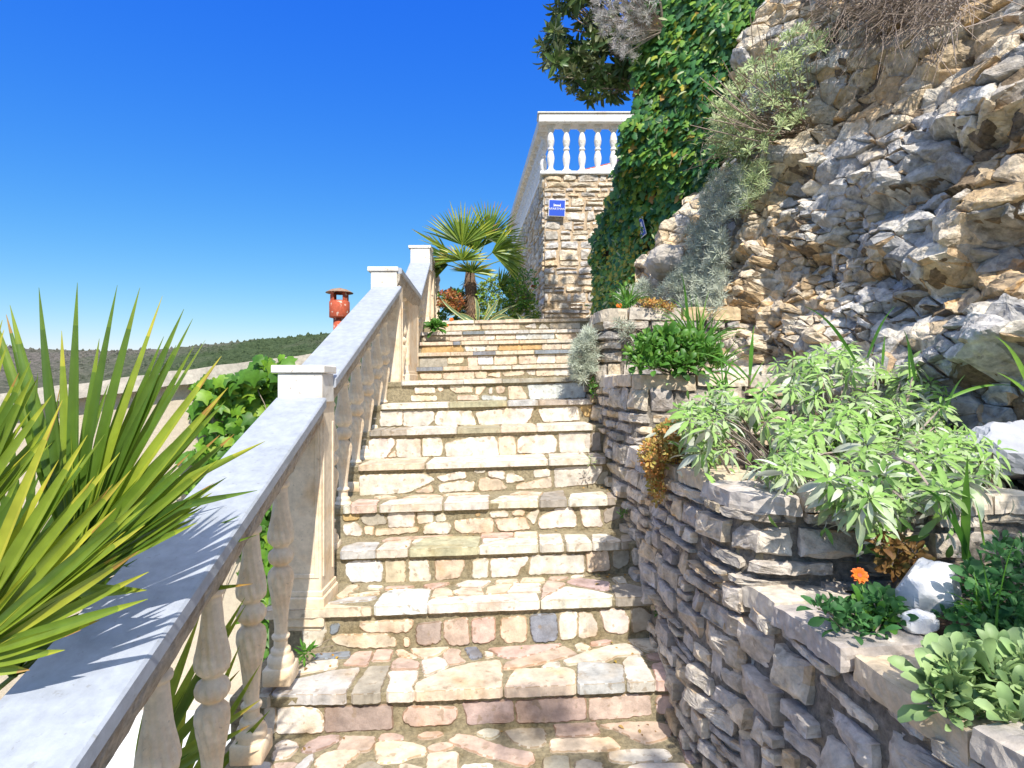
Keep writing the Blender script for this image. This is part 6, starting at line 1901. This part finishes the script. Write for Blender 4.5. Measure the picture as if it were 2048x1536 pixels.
# ------------------------------------------------------------ palms
def leaflet_strip(a, b, w, nrm, droop=0.0, n=9, peak=.38, fold=.35, base=.25, kink=None):
    a = np.array(a, float); b = np.array(b, float); ax = b-a; L = np.linalg.norm(ax)
    side = np.cross(ax, nrm); side /= np.linalg.norm(side)+1e-9; up = np.cross(side, ax); up /= np.linalg.norm(up)
    V = []
    for i in range(n+1):
        t = i/n; p = a+ax*t+np.array([0, 0, -1])*droop*L*t*t
        if kink and t > kink[0]: p = p+np.array(kink[1])*(t-kink[0])/(1-kink[0])
        f = base+(1-base)*math.sin(math.pi*.5*min(1, t/peak)) if t < peak else (1-((t-peak)/(1-peak))**1.9)
        ww = w*.5*max(f, 0.0)+.0004
        V += [p-side*ww+up*ww*fold*2, p, p+side*ww+up*ww*fold*2]
    return V
def palm_frond(tips, hub, w, parent, rs, nrm=(0, -1, .3), tint=None, kinks=None, droop=0.0, base=.30, stalk=None, name='frond', n=13, extra=False):
    if extra:
        t2 = []; k2 = {}
        for i, t in enumerate(tips):
            if kinks and i in kinks: k2[len(t2)] = kinks[i]
            t2.append(t)
            if i+1 < len(tips):
                hb = Vector(hub); nt_ = tips[i+1]
                for f_ in ((.5,) if rs.rand() < .75 else ()):
                    q_ = t.lerp(nt_, f_); t2.append(hb+(q_-hb)*rs.uniform(.80, .97)+Vector((0, rs.uniform(.0, .04), 0)))
        tips = t2; kinks = k2
    V = []; Q = []; R_ = []
    hub = np.array(hub, float); brown = rs.rand(len(tips)) < .16
    for i, t in enumerate(tips):
        off = len(V); k = kinks.get(i) if kinks else None
        nn = np.array(nrm, float)+rs.normal(0, .35, 3)
        V += leaflet_strip(hub+rs.normal(0, .003, 3), t, w*rs.uniform(.85, 1.1), nn, droop*rs.uniform(.5, 1.5), n=n, kink=k, base=base)
        r = rs.uniform(.1, .75) if tint is None else np.clip(tint+rs.normal(0, .16), 0, .84)
        for j in range(n):
            rr = r if j < n-2 else min(.92, r+.25)
            if j == n-1 and brown[i % len(brown)]: rr = 1.0
            Q += [[off+j*3, off+j*3+1, off+j*3+4, off+j*3+3], [off+j*3+1, off+j*3+2, off+j*3+5, off+j*3+4]]; R_ += [rr, min(1, rr+.08)]
    fr = mesh_obj(name, np.array(V), [np.array(Q)], [M['palm']], parent, {'rnd': ('FLOAT', 'FACE', np.array(R_))}, smooth=True)
    if stalk is not None:
        m = MB(); s = Vector(stalk); h = Vector(hub)
        m.tube([s, s.lerp(h, .5)+Vector((0, 0, .02)), h], [.011, .009, .006], 6)
        st = m.build('leaf_stalk', [M['palm_stalk']], parent)
    return fr
M['palm_stalk'] = stone_mat('palm_stalk', .5, 30, .2, .2, 60, .002, base=(.16, .22, .06))

def near_palm():
    rs = np.random.RandomState(3)
    root = empty('fan_palm', (-1.75, 1.25, -2.2), 'large fan palm at the left edge with long pointed leaf segments reaching over the handrail', 'palm')
    crown = Vector((-1.55, 1.30, .25))
    # the big upright fan
    T = [(-40, 560), (20, 610), (78, 575), (155, 565), (235, 570), (280, 575), (325, 592), (368, 618), (386, 637), (411, 680), (443, 712), (456, 775), (440, 800)]
    hub = P(150, 1130, 1.18)
    tips = [P(x, y, 1.20+.0*i) for i, (x, y) in enumerate(T)]
    palm_frond(tips, hub, .024, root, rs, stalk=crown, tint=.26, extra=True, base=.2)
    # lower right fan, two segments bent over
    T = [(430, 800), (440, 870), (530, 880), (435, 920), (515, 980), (430, 965), (425, 985), (405, 1015), (395, 1045), (300, 1060), (285, 1095), (295, 1180)]
    tips = [P(x, y, 1.16) for x, y in T]
    kinks = {2: (.62, (.0, 0, -.06)), 4: (.6, (.0, 0, -.075))}
    T2 = list(tips); T2[2] = P(530, 822, 1.16); T2[4] = P(515, 905, 1.16)
    palm_frond(T2, P(110, 1180, 1.15), .023, root, rs, kinks=kinks, stalk=crown, tint=.28, extra=True, base=.2)
    # front fan with yellow tips
    T = [(125, 800), (175, 870), (210, 868), (240, 905), (262, 940), (292, 995), (295, 1010), (290, 1050), (280, 1100), (296, 1198), (200, 1240), (130, 1300), (60, 1340)]
    tips = [P(x, y, 1.02) for x, y in T]
    palm_frond(tips, P(-90, 1330, 1.0), .024, root, rs, stalk=crown, tint=.58, extra=True, base=.2)
    # left fans
    T = [(-60, 640), (5, 640), (15, 688), (62, 722), (66, 750), (104, 790), (100, 862), (60, 900), (105, 885)]
    tips = [P(x, y, 1.05) for x, y in T]
    palm_frond(tips, P(-120, 1130, 1.05), .024, root, rs, stalk=crown, tint=.52, extra=True, base=.2)
    T = [(0, 900), (60, 940), (100, 985), (150, 960), (230, 1000), (250, 1060), (240, 1120), (200, 1180), (150, 1260), (60, 1300)]
    tips = [P(x, y, 1.22) for x, y in T]
    palm_frond(tips, P(-110, 1260, 1.22), .024, root, rs, stalk=crown, tint=.2, extra=True, base=.2)
    # darker fans behind
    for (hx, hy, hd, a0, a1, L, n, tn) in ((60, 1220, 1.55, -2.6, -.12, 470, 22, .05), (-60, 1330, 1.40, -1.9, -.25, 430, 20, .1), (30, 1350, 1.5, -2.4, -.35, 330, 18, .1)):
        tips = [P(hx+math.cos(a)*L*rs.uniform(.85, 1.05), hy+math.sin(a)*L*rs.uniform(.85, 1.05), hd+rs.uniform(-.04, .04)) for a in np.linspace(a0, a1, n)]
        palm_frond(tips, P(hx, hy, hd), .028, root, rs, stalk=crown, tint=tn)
    # fans hanging below the rail, seen between the balusters
    for (hx, hy, hd, T) in ((270, 1580, 1.75, [(490, 1195), (492, 1210), (445, 1230), (400, 1230), (480, 1340), (520, 1400), (500, 1450), (340, 1250)]),
                            (330, 1650, 1.9, [(480, 1290), (520, 1330), (540, 1420), (470, 1500), (420, 1370), (380, 1350), (340, 1400)])):
        palm_frond([P(x, y, hd) for x, y in T], P(hx, hy, hd+.05), .032, root, rs, stalk=crown-Vector((0, 0, .3)), tint=.4)
    m = MB(); m.tube([(-1.75, 1.25, -2.3), (-1.70, 1.28, -1.2), (-1.58, 1.3, .1), crown], [.13, .12, .11, .08], 14)
    m.build('trunk', [M['bark']], root)
near_palm()

def far_palm():
    rs = np.random.RandomState(13)
    D = 8.0
    c = P(940, 530, D)
    root = empty('windmill_palm', P(946, 648, D), 'small windmill palm with a shaggy brown trunk at the top of the stairs', 'palm')
    def fan(hpx, hpy, hd, a0, a1, L, n, nrm, tn=None, dr=.05, sq=1.0):
        hub = P(hpx, hpy, hd)
        tips = []
        for a in np.linspace(a0, a1, n):
            l = L*rs.uniform(.9, 1.05)
            tips.append(hub+Vector((math.cos(a)*l, rs.normal(0, .03)+.12*l*math.cos(a*2), -math.sin(a)*l*sq)))
        palm_frond(tips, hub, .030, root, rs, nrm=nrm, tint=tn, droop=dr, stalk=c+Vector((0, 0, -.12)), n=5, base=.45)
    fan(925, 490, 7.9, -2.75, -.35, .60, 30, (0, -1, .2), 0.37)
    fan(975, 478, 8.1, -2.0, .4, .56, 28, (0, -1, .2), 0.21)
    fan(925, 520, 7.6, -3.3, -.0, .40, 24, (0, -1, .5), 0.51, sq=.6)
    fan(900, 520, 8.0, -3.5, -2.0, .55, 16, (0, -1, .2), 0.30, dr=.15)
    fan(985, 505, 7.8, -1.1, .8, .52, 22, (0, -1, .3), 0.33, dr=.1)
    fan(895, 530, 8.2, -3.9, -2.7, .40, 16, (0, -1, .2), 0.12, dr=.1)
    fan(1000, 575, 8.0, -1.6, .9, .32, 20, (0, -1, .2), 0.21, dr=.12)
    fan(1005, 520, 8.1, -.9, .9, .38, 20, (0, -1, .2), 0.45, dr=.25)
    fan(945, 545, 7.7, -2.9, .3, .34, 26, (0, -1, .6), 0.42, sq=.5)
    fan(950, 500, 8.2, -2.6, -.5, .50, 26, (0, -1, .2), 0.18)
    palm_frond([P(822, 457, 7.6), P(835, 478, 7.7), P(830, 500, 7.8)], P(905, 505, 7.8), .04, root, rs, tint=.7)
    m = MB(); b = P(948, 665, D)
    pts = [b+Vector((0, 0, -.35)), b, P(944, 600, D), P(940, 560, D), c+Vector((0, 0, -.02))]
    m.tube(pts, [.095, .095, .085, .075, .05], 16); m.build('trunk', [M['bark']], root)
    # shaggy fibre
    k = 700; t = rs.rand(k); pos = np.array([pts[1].lerp(pts[3], x) for x in t]); th = rs.uniform(0, 6.28, k)
    rad = np.c_[np.cos(th), np.sin(th), np.zeros(k)]
    foliage('trunk_fibre', M['fibre'], leaf_t('needle'), pos+rad*.075, rad*.7+np.array([0, 0, -.8])+rdir(k, rs)*.5, rad, rs.uniform(.05, .11, k), root)
M['fibre'] = leaf_mat('palm_fibre', [(0, (.10, .055, .03)), (1, (.26, .16, .09))], rough=.9, trans=0)
far_palm()

M['yellowgreen'] = leaf_mat('yellow_green_leaf', [(0, (.10, .20, .02)), (.5, (.26, .40, .04)), (1, (.55, .58, .10))], rough=.45, trans=.3)
M['sedumred'] = leaf_mat('red_young_leaf', [(0, (.14, .20, .03)), (.4, (.40, .18, .06)), (1, (.60, .10, .05))], rough=.45, trans=.3)
def dshrub(name, label, cat, poly, d, n, T, size, mat, seed, **kw):
    return shrub(name, label, cat, poly, lambda x, y: d+0*x, n, T, size, mat, seed, **kw)
dshrub('red_berry_bush', 'bushy green shrub with red-orange young leaves left of the windmill palm trunk', 'shrub', [(880, 640), (878, 590), (905, 578), (935, 590), (940, 650)], 8.3, 200, leaf_t('oval'), .06, M['green'], 61, dens=9, jit=.25)
dshrub('red_berry_bush', 'red-tipped leaves of the low bush close to the upper newel post', 'shrub', [(878, 610), (880, 585), (905, 578), (925, 590), (925, 625)], 7.9, 110, leaf_t('oval'), .05, M['sedumred'] if 'sedumred' in M else M['sedum'], 62, dens=7, jit=.15)
dshrub('euonymus_bush', 'yellow-green leafy bush right of the windmill palm trunk', 'shrub', [(955, 640), (955, 570), (990, 550), (1040, 560), (1075, 600), (1080, 650)], 8.1, 330, leaf_t('oval'), .055, M['yellowgreen'], 63, dens=9, jit=.25)
dshrub('rose_bush', 'tall rose bush with thin reddish stems against the side of the terrace wall', 'rose bush', [(1000, 640), (1015, 560), (1040, 535), (1075, 545), (1080, 640)], 7.9, 150, leaf_t('oval'), .05, M['green'], 64, dens=7, jit=.15)
rs_r = np.random.RandomState(3)
q = P(1066, 573, 7.9); r_ = empty('rose_bloom', q, 'single small red rose bloom high on the rose bush', 'flower')
foliage('petals', M['red'], leaf_t('oval'), np.tile(np.array(q), (14, 1)), rdir(14, rs_r)+np.array([0, -.5, .3]), rdir(14, rs_r), np.full(14, .04), r_)

def agave():
    rs = np.random.RandomState(4)
    root = empty('agave', P(955, 650, 7.5), 'variegated agave with cream-edged arching leaves just behind the top step', 'agave')
    L = [((955, 650), (958, 575), (948, 560), .06), ((955, 650), (925, 605), (900, 622), .06), ((950, 650), (940, 628), (905, 640), .07), ((965, 650), (985, 600), (975, 575), .06), ((965, 650), (990, 590), (1000, 560), .055), ((975, 650), (1000, 610), (1020, 625), .06), ((985, 650), (1010, 615), (1040, 640), .05), ((945, 650), (890, 590), (880, 560), .045), ((970, 650), (1005, 600), (1035, 585), .05), ((1040, 645), (1055, 615), (1070, 625), .05), ((1045, 645), (1040, 620), (1030, 610), .045)]
    for a, b, c, w in L:
        A, B, C = [np.array(P(x, 648-(648-y)*.62, 7.45+rs.uniform(-.1, .1))) for x, y in (a, b, c)]; w = w*.55
        V = []; Q = []; n = 12; mi = []
        for i in range(n+1):
            t = i/n; p = A*(1-t)**2+2*B*1.0*t*(1-t)+C*t*t; tg = 2*(1-t)*(B-A)+2*t*(C-B); s = np.cross(tg, [0, 1, .15]); s /= np.linalg.norm(s)
            ww = w*(.75+.6*math.sin(math.pi*min(1, t*1.2)))*(1-t**3)+.001
            for k, z in ((-1, 1), (-.7, .6), (0, 0), (.7, .6), (1, 1)): V.append(p+s*ww*k*.6+np.array([0, -1, .2])*ww*.3*z)
        for i in range(n):
            for j in range(4): Q.append([i*5+j, i*5+j+1, (i+1)*5+j+1, (i+1)*5+j]); mi.append(1 if j in (0, 3) else 0)
        mesh_obj('leaf', np.array(V), [np.array(Q)], [M['agave'], M['agave_edge']], root, {'rnd': ('FLOAT', 'FACE', rs.rand(len(Q)))}, mi, True)
agave()

# ---- bits behind the balcony: neighbouring gable roof and a folded parasol
def far_bits():
    root = empty('roof_gable', P(1200, 345, 13), 'end of a pale tiled roof showing between the balcony balusters', 'roof')
    m = MB(); a = P(1120, 352, 13); b = P(1262, 318, 13)
    vs = []
    for dy in (0, 3):
        for p, h in ((a, .0), (b, .0)): vs += [p+Vector((0, dy, -.16)), p+Vector((0, dy, 0))]
    m.add(vs, [[0, 2, 3, 1], [4, 5, 7, 6], [1, 3, 7, 5], [0, 4, 6, 2], [2, 6, 7, 3], [0, 1, 5, 4]])
    m.build('verge', [M['coping']], root)
    m = MB(); m.add([a+Vector((0, .1, .01)), b+Vector((0, .1, .01)), b+Vector((0, 3, .01)), a+Vector((0, 3, .01)), a+Vector((0, .1, .06)), b+Vector((0, .1, .06)), b+Vector((0, 3, .06)), a+Vector((0, 3, .06))], [[0, 1, 5, 4], [1, 2, 6, 5], [2, 3, 7, 6], [3, 0, 4, 7], [4, 5, 6, 7]])
    m.build('tiles', [M['terra']], root)
    m = MB(); w0 = P(1135, 420, 13.2); m.box(a.x+.3, b.x+1.5, 13.15, 16, 3.5, a.z-.1); m.build('wall', [M['stucco']], root)
    root = empty('parasol', P(1245, 345, 10.3), 'folded purple parasol standing behind the right end of the balcony balusters', 'parasol')
    pm, nt, b_ = new_mat('parasol_cloth'); b_.inputs['Base Color'].default_value = (.08, .03, .12, 1); b_.inputs['Roughness'].default_value = .8
    m = MB(); t = P(1252, 296, 10.3); bt = P(1226, 342, 10.3)
    m.tube([t, t.lerp(bt, .3), t.lerp(bt, .75), bt], [.02, .06, .085, .05], 10); m.build('cloth', [pm], root)
    m = MB(); m.tube([bt, bt+(bt-t)*.6], [.018, .018], 8); m.build('pole', [M['twig']], root)
far_bits()

# ---- parked car glimpsed below between the balusters
def car():
    cp, nt, b_ = new_mat('car_paint'); b_.inputs['Base Color'].default_value = (.75, .77, .8, 1); b_.inputs['Roughness'].default_value = .2; b_.inputs['Coat Weight'].default_value = .6
    gl, nt, b_ = new_mat('car_glass'); b_.inputs['Base Color'].default_value = (.02, .035, .035, 1); b_.inputs['Roughness'].default_value = .05; b_.inputs['Specular IOR Level'].default_value = .8
    bk, nt, b_ = new_mat('black_rubber'); b_.inputs['Base Color'].default_value = (.02, .02, .02, 1); b_.inputs['Roughness'].default_value = .6
    cx, cy = -2.05, 2.9; z0 = -2.3
    root = empty('parked_car', (cx, cy, z0), 'white car parked below the stairs, its windscreen and wiper glimpsed between the balusters', 'car')
    # side profile along y (front towards camera), swept across x
    prof = [(-2.0, .35), (-2.05, .6), (-1.95, .80), (-1.1, 1.0), (-.95, 1.03), (-.25, 1.45), (.9, 1.48), (1.7, 1.10), (2.0, 1.0), (2.05, .5), (1.95, .3)]
    n = len(prof); vs = []; fs = []
    xs = [(-.86, .94), (-.80, 1.0), (.80, 1.0), (.86, .94)]
    for (x, k) in xs:
        for (y, z) in prof:
            xx = x*(1 if z < 1.02 else .84); vs.append((cx+xx, cy+y*k, z0+z*(1 if k == 1 else .985)))
    for i in range(3):
        for j in range(n): fs.append([i*n+j, i*n+(j+1) % n, (i+1)*n+(j+1) % n, (i+1)*n+j])
    fs.append(list(range(n))[::-1]); fs.append([3*n+j for j in range(n)])
    m = MB(); m.add(vs, fs); m.build('body', [cp], root)
    m = MB(); s = .66
    m.add([(cx-s-.04, cy-.93, z0+1.06), (cx+s+.04, cy-.93, z0+1.06), (cx+s-.04, cy-.30, z0+1.445), (cx-s+.04, cy-.30, z0+1.445), (cx-s-.04, cy-.90, z0+1.04), (cx+s+.04, cy-.90, z0+1.04), (cx+s-.04, cy-.27, z0+1.425), (cx-s+.04, cy-.27, z0+1.425)],
          [[0, 1, 2, 3], [7, 6, 5, 4], [0, 4, 5, 1], [1, 5, 6, 2], [2, 6, 7, 3], [3, 7, 4, 0]])
    m.build('windscreen', [gl], root)
    for x in (-.35, .25):
        m = MB(); m.tube([(cx+x, cy-1.0, z0+1.05), (cx+x+.42, cy-.82, z0+1.15)], [.012, .009], 6); m.build('wiper', [bk], root)
    for sx in (-.84, .84):
        for yy in (-1.25, 1.3):
            m = MB(); m.tube([(cx+sx-.1, cy+yy, z0+.32), (cx+sx+.03*(1 if sx > 0 else -1), cy+yy, z0+.32)], [.32, .32], 24); m.build('wheel', [bk], root)
    for sx in (-.62, .62):
        m = MB(); m.box(cx+sx-.16, cx+sx+.16, cy-2.08, cy-1.98, z0+.60, z0+.74, bev=.02); m.build('headlight', [gl], root)
car()
